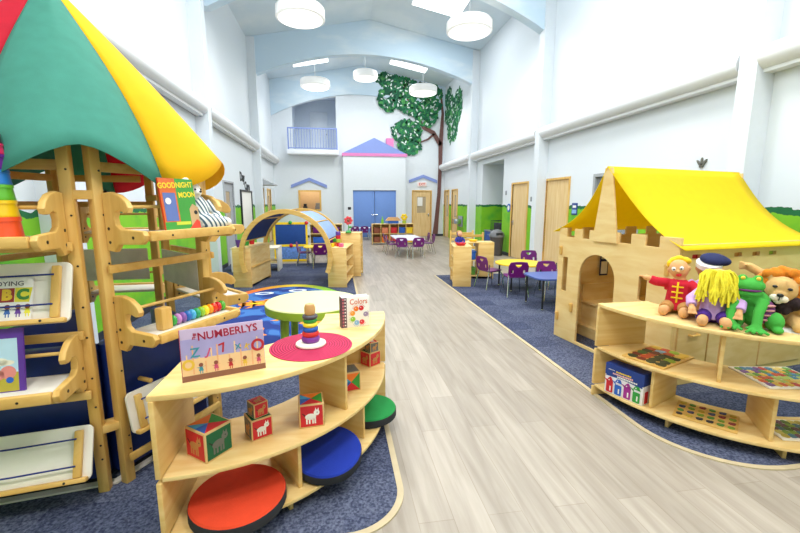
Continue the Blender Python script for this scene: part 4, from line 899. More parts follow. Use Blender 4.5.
table('low table with yellow top seen through the arch', 1.0, .6, .48, (-.35, 10.3, CT), 0, TOPY, CHROME)
chair((-.42, 9.86, CT), 0, 'purple chair at the near side of the table seen through the arch', G4)
chair((-.82, 10.3, CT), -PI/2, 'purple chair at the left of the table seen through the arch', G4)
chair((.3, 10.35, CT), PI/2, 'purple chair at the right of the table seen through the arch', G4)
table('white table in front of the blue double doors', 1.3, .6, .5, (1.1, 17.55, 0), 0, TOPW, CHROME)
chair((.72, 17.1, 0), 0, 'leftmost purple chair in front of the blue doors', G5); chair((1.12, 17.1, 0), 0, 'second purple chair from left in front of the blue doors', G5); chair((1.52, 17.1, 0), 0, 'purple chair by the blue doors next to the bin shelf', G5)
# plain work table by the left wall
t = thing('work_table', 'pale wooden work table behind the left arch cabinet', 'table', (-1.9, 9.7, CT))
b = MB(); b.bx(-.5, .55, -.3, .3, .52, .55, .005); b.done('tabletop', [plain('table_pale', '#efe4cc', .4)], t)
for x in (-.48, .53): b = MB(); b.bx(x-.02, x+.02, -.28, .28, 0, .52, .003); b.done('side_panel', [plain('table_side', '#ece8e0', .5)], t)
b = MB(); b.bx(-.46, .51, -.26, .26, .2, .22); b.done('shelf_board', BIRCHH, t)
# white shelf with purple bins behind the display board
ws = cabinet('bin_shelf', 'white shelf with purple bins behind the arch', 1.0, .35, .92, (-.35, 12.7, 0), 0, (.35, .68), (.5,), ply=WHITEP)
k = 0
for x in (-.58, -.12):
    for z in (.07, .335, .638):
        b = MB(); b.bx(-.17, .17, -.13, .12, 0, .17, .015); b.bx(-.18, .18, -.14, .13, .15, .18, .006); o = b.done('storage_bin', PURPLE if (k != 1) else BLUE); o.location = (x, 12.69, z+.001)
        tag(o, ('left ' if x < -.3 else 'right ')+['bottom', 'middle', 'top'][k % 3]+(' purple' if k != 1 else ' blue')+' bin in the white shelf behind the arch', 'storage bin', 'bins in the white shelf'); k += 1

# ------------------------------------------------------------------ bin units in front of the blue doors
bu = cabinet('cubby_shelf', 'wooden cubby shelf with four cubbies in front of the blue doors', .66, .4, .78, (1.62, 15.3, 0), 0, (.52,), (.5,))
bu2 = cabinet('cubby_shelf', 'wooden cubby shelf with red, blue and yellow bins in the hall centre', .92, .4, .78, (2.43, 15.35, 0), 0, (.52,), (.36, .68))
k = 0
for x, z, m_, n_ in ((1.47, .071, BROWN, 'brown basket in the bottom left cubby'), (1.78, .071, ORANGE, 'orange basket in the bottom right cubby'), (1.47, .416, BROWN, 'brown basket in the top left cubby'), (1.78, .416, plain('salmon', '#d8805a', .6), 'salmon basket in the top right cubby'),
                     (2.13, .071, RED, 'red bin at bottom of the three column cubby shelf'), (2.13, .416, RED, 'red bin at top of the three column cubby shelf'), (2.447, .071, BLUE, 'blue bin at bottom of the three column cubby shelf'), (2.447, .416, BLUE, 'blue bin at top of the three column cubby shelf'), (2.738, .071, YELLOW, 'yellow bin at bottom of the three column cubby shelf'), (2.738, .416, YELLOW, 'yellow bin at top of the three column cubby shelf')):
    b = MB(); b.bx(-.115, .115, -.14, .14, 0, .2, .015); b.bx(-.125, .125, -.15, .15, .18, .215, .006); o = b.done('storage_bin', m_); o.location = (x, 15.29 if x < 2 else 15.34, z); tag(o, n_, 'storage bin', 'bins in the cubby shelves')
pc = thing('play_house', 'small toy house with orange roof on the cubby shelf', 'toy', (2.12, 15.35, .78))
b = MB(); b.bx(-.2, .2, -.08, .08, 0, .11, .004); b.done('walls', BLUE, pc); b = MB(); b.panel([(-.3, .11), (.3, .11), (.18, .24), (-.18, .24)], .2, T()); b.done('roof', plain('roof_tan', '#e6b27a', .5), pc)
yb = thing('yellow_flower', 'yellow toy flower on the right end of the cubby shelf', 'toy', (2.55, 15.35, .78))
b = MB(); b.lathe([(.07, 0), (.08, .1), (.01, .105)]); b.done('pot', LIME, yb); b = MB(); [b.ell((.08*math.cos(q*1.05), 0, .24+.08*math.sin(q*1.05)), (.06, .04, .06)) for q in range(6)]; b.ell((0, 0, .12), (.02, .02, .06)); b.done('bloom', YELLOW, yb)
o = MB().lathe([(.05, 0), (.055, .12), (.02, .2), (.02, .26), (.005, .27)]).done('toy_bottle', plain('bottle_green', '#7fc43a', .4)); o.location = (1.7, 15.3, .78); tag(o, 'green toy bottle on the left cubby shelf', 'toy')

# ------------------------------------------------------------------ toy cart shelves at the corner of the right carpet
c1 = cabinet('low_cabinet', 'low wooden toy shelf on the carpet corner, end panel toward the camera', .72, .34, .76, (2.355, 7.46, CT), rad(-102), (.35, .68))
c2 = cabinet('low_cabinet', 'low open toy shelf holding a blue and a green basket', .66, .34, .76, (2.86, 7.98, CT), rad(-8), (.5,), (.52,), back=False)
b = MB(); b.bx(.02, .31, -.178, -.162, .05, .74, .003); b.done('front_panel', BIRCH, c2)
def bowl(nm, loc, r, h_, m_, lb, cat='toy'):
    o = MB().lathe([(r*.7, 0), (r, h_*.8), (r*1.03, h_), (r*.92, h_), (r*.62, h_*.2)], seg=24).done(nm, m_); o.location = loc; return tag(o, lb, cat)
bowl('toy_tray', (2.29, 7.26, .767), .1, .05, RED, 'red toy dish at the near end of the toy shelf'); bowl('toy_tray', (2.40, 7.66, .767), .11, .04, ORANGE, 'orange toy dish on the far half of the toy shelf'); bowl('toy_tray', (2.78, 7.98, .767), .09, .04, YELLOW, 'yellow toy dish on the open toy shelf')
dl = thing('doll', 'doll in dark blue clothes sitting on the toy shelf', 'doll', (2.33, 7.48, .766))
b = MB(); b.ell((0, 0, .08), (.07, .06, .08)); b.tube([(-.03, -.02, .03), (-.05, -.1, .03), (-.05, -.15, .025)], [.03, .027, .022]); b.tube([(.03, -.02, .03), (.05, -.1, .03), (.05, -.15, .025)], [.03, .027, .022]); b.tube([(-.05, 0, .13), (-.09, -.04, .08), (-.07, -.08, .05)], [.024, .02, .017]); b.tube([(.05, 0, .13), (.09, -.04, .08), (.07, -.08, .05)], [.024, .02, .017]); b.ell((0, 0, .2), (.055, .055, .06)); remesh(b.done('body', plain('doll_blue', '#2a2f8a', .8), dl), .006, 2)
b = MB(); b.ell((0, -.012, .2), (.05, .05, .054)); b.ell((0, -.062, .196), .009); b.done('face', plain('doll_skin', '#e6ae8c', .7), dl); b = MB(); b.ell((0, .016, .222), (.058, .055, .05)); b.done('hair', plain('doll_hair', '#b98a5a', .9), dl)
b = MB(); b.bx(-.13, .13, -.12, .12, 0, .17, .02); b.bx(-.14, .14, -.13, .13, .15, .18, .006); o = b.done('storage_bin', BLUE); o.location = (2.70, 8.005, .396); o.rotation_euler.z = rad(-8); tag(o, 'blue basket on the upper level of the open toy shelf', 'storage bin')
b = MB(); b.bx(-.13, .13, -.12, .12, 0, .14, .02); b.bx(-.14, .14, -.13, .13, .12, .15, .006); o = b.done('storage_bin', plain('basket_green', '#5f9a3a', .6)); o.location = (2.70, 8.005, .077); o.rotation_euler.z = rad(-8); tag(o, 'green basket on the lower level of the open toy shelf', 'storage bin')
bd = thing('doll_bed', 'small slatted wooden doll bed behind the toy shelves', 'doll bed', (3.0, 9.1, 0))
for y in (-.35, .35):
    b = MB()
    for z in (.55, .68, .82): b.bx(-.28, .28, y-.012, y+.012, z-.03, z+.03, .005)
    b.done('end_rails', MAPLEH, bd)
    for x in (-.28, .28): b = MB(); b.bx(x-.02, x+.02, y-.02, y+.02, 0, .9, .006); b.done('post', MAPLE, bd)
b = MB(); b.bx(-.27, .27, -.33, .33, .36, .39, .004); b.done('base_board', MAPLEH, bd); b = MB(); b.bx(-.25, .25, -.32, .32, .39, .45, .02); b.done('mattress', SKYB, bd)

# ------------------------------------------------------------------ alcove: counter, rack, bin; fountain
bc = thing('base_cabinet', 'blue base cabinet with dark top in the right wall alcove', 'cabinet', (XR+.42, 12.7, 0))
b = MB(); b.bx(-.3, .3, -.8, .8, .06, .6, .006); b.done('carcass', [plain('cab_blue', '#2c46a0', .5)], bc); b = MB(); b.bx(-.33, .32, -.82, .82, .6, .635, .004); b.done('worktop', GREY, bc)
for y in (-.4, .4): b = MB(); b.bx(-.318, -.3, y-.38, y+.38, .09, .58, .004); o = b.done('cabinet_door', [plain('cab_blue2', '#30509f', .5)], bc); b = MB(); b.bx(-.335, -.318, y-.06, y+.06, .5, .515, .003); b.done('handle', CHROME, o)
mw = thing('dish_rack', 'black wire rack on the blue cabinet in the alcove', 'rack', (XR+.35, 12.75, .635))
b = MB(); b.bx(-.2, .2, -.35, .35, 0, .03, .004); b.done('tray', BLACKM, mw)
for i in range(8): b = MB(); y = -.32+i*.09; b.tube([(-.18, y, .03), (-.18, y, .34), (.18, y, .34), (.18, y, .03)], .008, 6); b.done('wire', BLACKM, mw)
b = MB(); b.bx(-.12, .14, -.28, .22, .03, .27, .02); b.done('dark_box', [plain('box_dark', '#3a3d44', .5)], mw)
tb = thing('trash_can', 'dark grey trash can with domed lid by the right wall', 'trash can', (4.72, 11.42, 0))
b = MB(); b.lathe([(.16, 0), (.17, .01), (.205, .56), (.2, .565)], RZ(PI/4), 4*7); b.done('body', plain('bin_grey', '#4b4646', .45), tb)
b = MB(); b.lathe([(.225, .555), (.228, .6), (.2, .68), (.12, .76), (.01, .785)], seg=28); b.done('lid', plain('lid_grey', '#75767a', .4), tb); b = MB(); b.bx(-.1, .1, -.218, -.15, .61, .69, .01); b.done('flap', BLACKM, tb)
df = thing('drinking_fountain', 'grey wall mounted drinking fountain beyond the alcove', 'drinking fountain', (XR-.0005, 15.9, .72))
b = MB(); b.bx(-.32, .0, -.25, .25, 0, .2, .03); b.done('basin', CHROME, df); b = MB(); b.bx(-.06, 0, -.28, .28, -.12, .32, .02); b.done('back_plate', GREY, df); b = MB(); b.tube([(-.16, .12, .2), (-.16, .12, .27), (-.2, .08, .28)], .012, 8); b.done('spout', CHROME, df)
# wall plates, signs, board
def plate(nm, loc, size, m_, lb, cat): o = MB().box(size, T(), .004).done(nm, m_); o.location = loc; return tag(o, lb, cat)
sg = thing('room_sign', 'blue room sign with white marks right of the nearer right-wall door', 'sign', (XR, 7.93, 1.46))
b = MB(); b.bx(-.012, 0, -.1, .1, -.15, .1, .003); b.done('plate', plain('sign_blue', '#1d3f86', .4), sg); b = MB(); b.bx(-.015, -.012, -.06, .06, 0, .05); b.done('pictogram', WHITE, sg)
b = MB(); b.bx(-.015, -.012, -.08, .08, -.12, -.04); b.done('lower_strip', plain('sign_sky', '#8fb7e6', .4), sg)
sg = thing('room_sign', 'round blue sign left of the farther right-wall door', 'sign', (XR, 11.27, 1.42))
b = MB(); b.lathe([(.12, 0), (.12, .012), (.01, .013)], RY(-PI/2)); b.done('plate', BLUE, sg); b = MB(); b.lathe([(.07, .012), (.07, .016), (.01, .017)], RY(-PI/2)); b.done('centre', WHITE, sg)
br = thing('wall_ornament', 'small dark three-pronged ornament on the right wall above the tent roof', 'ornament', (XR, 4.97, 2.06))
b = MB()
for a in (-.7, 0, .7): b.panel([(-.02, 0), (.02, 0), (.012, .1), (0, .12), (-.012, .1)], .02, T(-.012, 0, 0) @ RZ(-PI/2) @ RY(a))
b.box((.03, .05, .03), T(-.015, 0, 0), .004); b.done('prongs', plain('orn_grey', '#6a6a60', .5), br)
plate('wall_plate', (XR-.006, 9.9, 1.66), (.012, .09, .12), GREY, 'small grey wall plate between the two right-wall doors', 'wall plate')
plate('wall_plate', (XR-.006, 11.5, 1.86), (.012, .1, .12), GREY, 'small grey wall plate beside the alcove', 'wall plate')
plate('wall_plate', (.55, HY-.006, 1.32), (.14, .012, .12), BLACKM, 'dark light switch plate left of the blue double doors', 'switch')
o = MB().panel([(0, -.09), (.09, .02), (.06, .08), (0, .04), (-.06, .08), (-.09, .02)], .03, T()).done('wall_ornament', GREY); o.location = (XL+.1, 8.735, 3.33); tag(o, 'small grey heart shaped ornament on the left pilaster', 'ornament')
wb = thing('white_board', 'tall white board with black frame on the left wall', 'board', (XL, 12.85, 0))
b = MB(); b.bx(0, .02, -.7, .7, .8, 1.9, .003); b.done('panel', WHITE, wb); b = MB(); b.panel([rect(-.74, .74, .76, 1.94), rect(-.69, .69, .81, 1.89)], .05, T(.02, 0, 0) @ RZ(PI/2)); b.done('frame', BLACKM, wb)
ww = thing('wall_lettering', 'black script lettering on the left wall above the white board', 'lettering', (XL, 12.8, 0))
b = MB(); b.text('Day', .36, T(.006, -.3, 2.3) @ RZ(PI/2), bold=.012, th=.004); b.done('word', BLACK, ww); b = MB(); b.text('Care', .34, T(.006, .3, 2.06) @ RZ(PI/2), bold=.012, th=.004); b.done('word', BLACK, ww)
aw = thing('wall_canopy', 'small pale grey canopy on the left wall above a doorway', 'canopy', (XL, 15.5, 2.2))
b = MB(); b.slab([(0, 0), (.5, 0), (.5, .04), (0, .28)], 1.1, T() @ Matrix(((1, 0, 0, 0), (0, 0, -1, 0), (0, 1, 0, 0), (0, 0, 0, 1)))); b.done('hood', plain('hood_grey', '#b9bdc2', .5), aw)

# ------------------------------------------------------------------ play castle
ka = rad(8); KX = V((math.sin(ka), -math.cos(ka), 0)); KY = V((math.cos(ka), math.sin(ka), 0))
cs = thing('play_castle', 'birch play castle with arched doorway, battlements and yellow tent roof', 'playhouse', (2.53, 4.24, CT), -PI/2+ka)
KL, KD, KT = 1.43, 1.7, .028
mer = [(-.03, .09), (.21, .33), (.43, .57), (.68, .81), (.95, 1.10), (1.24, KL)]
def battle(mer, x0, x1, zt, zb, z0=0):
    lp = [(x0, z0), (x1, z0)]
    top = []
    for a, c in mer: top += [(a, zb), (a, zt), (c, zt), (c, zb)]
    top = [p for p in top if not ((abs(p[0]-x0) < 1e-6 or abs(p[0]-x1) < 1e-6) and p[1] == zb)]
    return lp + top[::-1]
arch = [(.32, .03), (.80, .03), (.80, .79)] + [(.56+.24*math.cos(PI*q/14), .79+.24*math.sin(PI*q/14)) for q in range(1, 14)] + [(.32, .79)]
b = MB(); b.panel([battle(mer, -.03, KL, 1.275, 1.18), arch, rrect(.05, .13, .56, .95, .01), rrect(1.07, 1.155, .68, .9, .012), rrect(1.02, 1.1, .47, .53, .01)], KT, T(0, KT/2, 0), .003); b.done('front_wall', CASTLE, cs)
# side walls (towards the camera and towards the tables), back wall
MS = T(KL-KT/2, 0, 0) @ RZ(PI/2)                 # local x -> inward depth, outward = camera side
mer2 = [(0.03, .14), (.3, .45), (.62, .77), (.94, 1.09), (1.26, 1.41), (1.58, KD)]
slots = [rrect(x, x+.09, 1.10, 1.135, .006) for x in (.14, .36, .62, .84, 1.05)]
b = MB(); b.panel([rect(.03, KD, 0, 1.22)]+slots, KT, MS, .003); sw = b.done('side_wall', CASTLE, cs)
for i, x in enumerate((.14, .36, .62, .84, 1.05)): b = MB(); b.panel(rect(x-.004, x+.094, 1.095, 1.14), .008, MS @ T(0, KT/2+.004, 0)); b.done('slot_backing', (RED, RED, plain('slot_orange', '#d99a4a', .6), plain('slot_orange', '#d99a4a', .6), LIME)[i], sw)
for i, (x0, x1) in enumerate(((.06, .40), (.42, 1.06), (1.08, 1.66))):
    b = MB(); b.panel(rrect(x0, x1, .07, .74, .012), .014, MS @ T(0, -.022, 0), .002); o = b.done('cupboard_door', wood('cupboard_ply', '#d9b472', '#e6c68c', (3, 3, 9)), cs)
    hz = .45; b = MB(); hx = (x0+x1)/2
    b.tube([(hx-.045, -.028, hz), (hx-.045, -.055, hz), (hx+.045, -.055, hz), (hx+.045, -.028, hz)], .01, 8, MS); b.done('handle', MAPLE, o)
b = MB(); b.panel([battle([(a, c) for a, c in mer2], .03, KD, 1.275, 1.18)], KT, T(-.03+KT/2, 0, 0) @ RZ(PI/2), .003); b.done('side_wall', CASTLE, cs)
b = MB(); b.panel([rect(-.03, KL, 0, 1.2)], KT, T(0, KD, 0), .003); b.done('back_wall', CASTLE, cs)
b = MB(); b.panel([(.5, 1.17), (.81, 1.17), (.685, 1.89), (.60, 1.89)], .022, T(0, -.012, 0), .003); b.done('front_gable', CASTLE, cs)
b = MB(); b.panel([(.5, 1.0), (.81, 1.0), (.685, 1.87), (.60, 1.87)], .022, T(0, KD+.03, 0), .003); b.done('rear_gable', CASTLE, cs)
b = MB(); b.cyl((.64, -.02, 1.86), (.64, KD+.03, 1.84), .014, seg=10); b.done('ridge_pole', MAPLEH, cs)
for x, y, z in ((.02, -.012, 1.02), (.24, -.012, .40), (.02, -.012, .25), (1.34, -.012, .25), (1.34, -.012, 1.0)): b = MB(); b.box((.03, .024, .10), T(x, y, z), .006); b.cyl((x, -.02, z+.035), (x, -.034, z+.035), .012, seg=10); b.done('latch_peg', MAPLE, cs)
# stepped bench inside
b = MB(); b.bx(.0, .42, .30, 1.66, .10, .125, .003); b.bx(.0, .36, .34, 1.66, .38, .405, .003); b.bx(.0, .42, .30, .325, 0, .10); b.bx(.0, .025, .34, 1.66, .405, .6); b.bx(.0, .36, .36, .38, .125, .38); b.done('inside_bench', CASTLE, cs)
# roof fabric: two sagging slopes
ROOF = plain('roof_yellow', '#fbe008', .8, var=.02, trans=.35)
for nm, ex, ez, sag in (('roof_fabric', KL+.07, 1.185, .13), ('roof_fabric', -.10, 1.23, .10)):
    b = MB(); g = []
    for i in range(15):
        t_ = i/14; row = []
        for j in range(13):
            q = j/12; y = -.035+(KD+.08)*q; cur = math.sin(PI*t_)
            x = .64+(ex-.64)*t_; z = (1.905-.02*q)*(1-t_)+ez*t_-sag*cur*(.75+.25*abs(2*q-1))
            yy = y + .10*cur*(.5-q)*2*.6
            row.append(b.bm.verts.new((x, yy, z)))
        g.append(row)
    for i in range(14):
        for j in range(12): b.bm.faces.new((g[i][j], g[i][j+1], g[i+1][j+1], g[i+1][j]))
    for f in b.bm.faces: f.smooth = True
    o = b.done(nm, ROOF, cs, autosm=False); sd = o.modifiers.new('s', 'SOLIDIFY'); sd.thickness = .004
hc = thing('hanging_card', 'dark blue and white card hanging inside the castle doorway', 'card', (V((2.53, 4.24, 0))+KX*.02+KY*.62).to_tuple()[:2]+(.9,), ka)
b = MB(); b.bx(-.06, .06, 0, .006, -.2, .12, .002); b.done('card', plain('card_navy', '#23346e', .5), hc); b = MB(); b.bx(-.045, .045, -.003, 0, -.18, -.03); b.bx(-.045, .045, -.003, 0, .0, .05); b.done('print', WHITE, hc); b = MB(); b.cyl((0, .003, .12), (0, .003, .75), .003, seg=6); b.done('string', WHITE, hc)

# ------------------------------------------------------------------ right shelf contents
def puzzle(label, c, z, w, d, rz, cols, n, frame=MAPLEH, seed=1, pegs=False):
    t = thing('wooden_puzzle', label, 'puzzle', (c[0], c[1], z), rz, 'puzzles on the right shelf'); r_ = random.Random(seed)
    b = MB(); b.bx(-w/2, w/2, -d/2, d/2, 0, .012, .003); b.done('tray', frame, t)
    ms = [plain(k, k, .45) for k in cols]; b = MB()
    if pegs:
        for i in range(n[0]):
            for j in range(n[1]):
                x = -w/2+w*(i+.6)/(n[0]+.2); y = -d/2+d*(j+.6)/(n[1]+.2); b.mat(r_.randrange(len(ms))); s = min(w/n[0], d/n[1])*.33
                b.slab([circ(x, y, s, 14, s*.8)], .008, T(0, 0, .014), .001)
                if r_.random() < .7: b.slab([circ(x+s*.6, y+s*.4, s*.5, 10)], .009, T(0, 0, .014))
    else:
        for k in range(n[0]*n[1]):
            i, j = k % n[0], k//n[0]; x = -w/2+.018+(w-.036)*(i+.5)/n[0]; y = -d/2+.018+(d-.036)*(j+.5)/n[1]; sx, sy = (w-.036)/n[0]*.56, (d-.036)/n[1]*.56
            m0 = 5; pts = []
            for q in range(9): a = 2*PI*q/9; e = r_.uniform(.75, 1.1); pts.append((max(-w/2+.012, min(w/2-.012, x+sx*e*math.cos(a)*1.1)), max(-d/2+.012, min(d/2-.012, y+sy*e*math.sin(a)*1.1))))
            b.mat(r_.randrange(len(ms))); b.slab(pts, .004, T(0, 0, .013+.0003*r_.random()))
    b.done('pieces', ms, t); return t
puzzle('vegetable picture puzzle lying on the middle deck at the right shelf left end', (2.345, 2.52), .42, .42, .3, rad(21), ['#9cc0e8', '#2a3a24', '#7a2a22', '#8fae2e', '#d9b13a', '#3f6a34', '#c84a2a'], (6, 4), seed=4)
puzzle('large colourful scene puzzle with white frame on the right shelf middle deck', (2.845, 2.075), .42, .40, .33, rad(-10), ['#7a4a9a', '#e2b83a', '#5f9a3a', '#d8582a', '#e9d27a', '#3f86b0', '#b8d06a', '#c23a3a'], (9, 6), WHITEP, seed=9)
puzzle('wooden peg puzzle tray with rows of small animals on the bottom deck', (2.485, 2.215), .10, .35, .27, rad(-51), ['#3a3f6a', '#7a9a2e', '#8a2a3a', '#4f8a3a', '#2a2a3a', '#c8a83a'], (6, 4), seed=6, pegs=True)
puzzle('green and yellow picture puzzle at the right end of the bottom deck', (2.90, 1.97), .10, .34, .25, rad(-15), ['#8fae4a', '#d8c86a', '#4f7a9a', '#5a7a3a', '#c8b04a', '#7a4a6a'], (7, 5), WHITEP, seed=12)
gb = thing('game_box', 'navy topped game box with four coloured crayon figures on the bottom deck', 'game box', (2.15, 2.565, .10), rad(-68)); bw, bd_, bh = .29, .11, .235
b = MB(); b.bx(-bw/2, bw/2, -bd_/2, bd_/2, 0, bh, .002); b.done('carton', plain('box_white', '#ece8ea', .4), gb)
b = MB(); b.bx(-bw/2-.001, bw/2+.001, -bd_/2-.0015, bd_/2+.001, bh*.62, bh+.001); b.panel([(-.1375, bh*.62), (.1375, bh*.62), (.1375, bh*.55), (0, bh*.6), (-.1375, bh*.58)], .003, T(0, -bd_/2, 0)); b.done('top_band', plain('box_navy', '#173a86', .4), gb)
b = MB(); Yb = -bd_/2-.002
for i, (c, x) in enumerate(((0, -.105), (1, -.038), (2, .032), (3, .1))):
    b.mat(c); b.panel(rrect(x-.026, x+.026, .008, .088 if i in (1, 3) else .105, .008), .002, T(0, Yb, 0)); dz = .012 if i in (1, 3) else 0; b.panel([(x-.026, .096+dz), (x+.028, .092+dz), (x+.016, .122+dz), (x+.004, .134), (x-.012, .12+dz)], .002, T(0, Yb, 0)); b.panel([(x-.048, .112), (x-.02, .086), (x-.02, .104)], .002, T(0, Yb, 0)); b.mat(4); b.panel(circ(x-.006, .106+dz, .005, 8), .003, T(0, Yb, 0)); b.panel(rect(x+.002, x+.012, .022, .06), .003, T(0, Yb, 0))
b.mat(0); b.panel(rrect(-.03, .012, .01, .1, .006), .002, T(bw/2+.001, 0, 0) @ RZ(PI/2))
b.done('figures', [RED, BLUE, plain('box_purple', '#a3258e', .5), GREEN, WHITE], gb)
b = MB(); r_ = random.Random(2)
for row, (z, x0, n_, h_) in enumerate(((.182, -.06, 9, .012), (.162, -.085, 13, .014), (.145, -.05, 12, .013), (.19, -.12, 5, .005))):
    x = x0
    for i in range(n_): w_ = r_.uniform(.006, .012)*(1 if row < 3 else .7); b.mat((0, 1, 2, 2)[row]); b.panel(rect(x, x+w_, z, z+h_*r_.uniform(.75, 1)), .001, T(0, Yb-.0005, 0)); x += w_+.003
b.done('title_marks', [YELLOW, plain('box_pinkish', '#f0b8b0', .5), WHITE], gb)

# ------------------------------------------------------------------ hand puppets on the right shelf
SKIN = plain('cloth_skin', '#dba56e', .9, bump=.3); SKIN2 = plain('cloth_skin2', '#c98d5c', .9, bump=.3)
def puppet(label, loc, rz, body, shirt, pants, lean=0, nod=0, roll=0, arms=None, skin=SKIN):
    t = thing('hand_puppet', label, 'puppet', loc, rz, 'hand puppets on the right shelf')
    Mh = T(0, 0, .26) @ RY(roll) @ RX(nod) @ T(0, 0, .06)
    arms = arms or [[(-.07, 0, .21), (-.13, -.05, .15), (-.12, -.11, .1)], [(.07, 0, .21), (.13, -.05, .15), (.12, -.11, .1)]]
    b = MB(); b.ell((0, 0, 0), (.062, .06, .07), Mh); b.ell((0, -.06, -.008), (.014, .014, .012), Mh)
    for s in (-1, 1): b.ell((s*.06, 0, 0), (.014, .012, .018), Mh)
    b.tube([(0, 0, .1), (0, 0, .2), (0, 0, .28)], [.06, .05, .03])
    for a in arms:
        b.tube(a, [.024, .02, .018]); h = V(a[-1]); d = (h-V(a[-2])).normalized(); b.ell(h+d*.01, (.024, .024, .02))
        for q in range(4): b.tube([h+d*.015, h+d*.03+V((.012*(q-1.5), 0, .004*(q % 2))), h+d*.045+V((.016*(q-1.5), -.004, -.004))], [.009, .008, .006], 6)
        b.tube([h, h+d*.015+V((.02, 0, .012))], [.009, .006], 6)
    for s in (-1, 1): b.tube([(s*.035, 0, .04), (s*.055, -.1, .045), (s*.06, -.16, .035)], [.042, .034, .028]); b.ell((s*.06, -.175, .04), (.032, .03, .038))
    o = b.done('body', skin, t); remesh(o, .006, 3)
    b = MB(); b.tube([(0, 0, .03), (0, 0, .12), (0, 0, .22), (0, 0, .25)], [.085, .075, .066, .035], 16)
    for a in arms: b.tube([V(a[0])*.8, a[0], V(a[1]), V(a[1]).lerp(V(a[2]), .7)], [.04, .038, .034, .032], 12)
    remesh(b.done('jacket', shirt, t), .006, 2)
    b = MB(); b.ell((0, .0, .05), (.082, .07, .052))
    for s in (-1, 1): b.tube([(s*.035, 0, .05), (s*.055, -.09, .05), (s*.058, -.125, .045)], [.05, .043, .04], 12)
    remesh(b.done('trousers', pants, t), .006, 2)
    return t, Mh
def eyes(t, Mh, y=-.055, mouth=RED):
    b = MB()
    for s in (-1, 1): b.ell((s*.024, y, .012), (.013, .008, .015), Mh)
    b.done('eye', WHITE, t); b = MB()
    for s in (-1, 1): b.ell((s*.022, y-.008, .01), .006, Mh)
    b.done('pupil', BLACK, t); b = MB(); b.ell((0, y+.002, -.034), (.018, .01, .012), Mh); b.done('mouth', mouth, t)
GOLD = plain('yarn_gold', '#f0c81e', .9); LAV = plain('cloth_lavender', '#c9a3d8', .9, bump=.3); PURC = plain('cloth_purple', '#4a2386', .9, bump=.3); REDC = plain('cloth_red', '#c4142c', .9, bump=.3)
camz = lambda p, off=0: math.atan2(-p[0], p[1])+off + (0)     # turns local -y towards the camera
def facing(p, off=0): return math.atan2(0-p[0], -(0-p[1]))+off
ZT = .77
p = (2.44, 2.50); t, Mh = puppet('puppet in red jacket with gold trim and yellow hair, leftmost on the shelf', (p[0], p[1], ZT), facing(p, -.1), None, REDC, plain('cloth_tan', '#b98648', .9), nod=.05, roll=-.2, arms=[[(-.07, 0, .21), (-.14, -.05, .22), (-.19, -.06, .24)], [(.07, 0, .21), (.14, -.05, .17), (.13, -.1, .1)]])
eyes(t, Mh)
b = MB(); r_ = random.Random(5)
for i in range(46):
    a = r_.uniform(0, 2*PI); e = r_.uniform(.3, 1.2); b.ell((.06*math.sin(a)*e*.85, .02+.03*r_.random(), .035+.04*abs(math.cos(a))), r_.uniform(.014, .022), Mh, 8)
remesh(b.done('hair', GOLD, t), .006, 1)
b = MB(); b.box((.012, .006, .15), T(0, -.078, .16), .002)
for z in (.12, .16, .2): b.box((.07, .006, .01), T(0, -.077, z), .002)
b.done('gold_trim', GOLD, t)
p = (2.60, 2.45); t, Mh = puppet('puppet in navy cap with white band, second from left behind the yarn haired one', (p[0], p[1], ZT), facing(p), None, LAV, PURC, nod=.1, roll=.1, skin=SKIN2)
eyes(t, Mh, mouth=BROWN)
b = MB(); b.lathe([(.066, .02), (.076, .026), (.078, .06), (.068, .065)], Mh @ RX(.25), 20); b.done('cap_band', PLUSHW, t); b = MB(); b.ell((.02, .015, .082), (.085, .075, .036), Mh @ RX(.2)); b.ell((.06, .01, .075), (.06, .055, .034), Mh); remesh(b.done('cap', plain('cloth_navy', '#1b2350', .9, bump=.3), t), .006, 2)
p = (2.48, 2.25); t, Mh = puppet('puppet with long yellow yarn hair hanging over its face, in lavender', (p[0], p[1], ZT), facing(p, .05), None, LAV, PURC, nod=.75, roll=.05)
eyes(t, Mh)
b = MB(); r_ = random.Random(8); top = Mh @ V((0, 0, .055))
for i in range(95):
    a = r_.uniform(-PI, PI); s = 1 if r_.random() < .35 else -1; R0 = r_.uniform(.045, .085)
    p0 = top+V((.03*math.sin(a), .02*math.cos(a), .012)); p1 = V((R0*1.05*math.sin(a)+.01*s, -.04-R0*abs(math.cos(a)), p0.z-.02-.03*r_.random())); L_ = r_.uniform(.09, .18); p2 = p1+V((.012*math.sin(a)+r_.uniform(-.02, .02), -.015, -L_*.6)); p3 = p2+V((r_.uniform(-.02, .02), .0, -L_*.4))
    b.tube([p0, p0.lerp(p1, .6)+V((0, 0, .018)), p1, p2, p3], [.007, .0075, .0075, .007, .006], 6)
b.done('yarn_hair', plain('yarn_yellow', '#f2e238', .9, var=.12, sc=40), t)
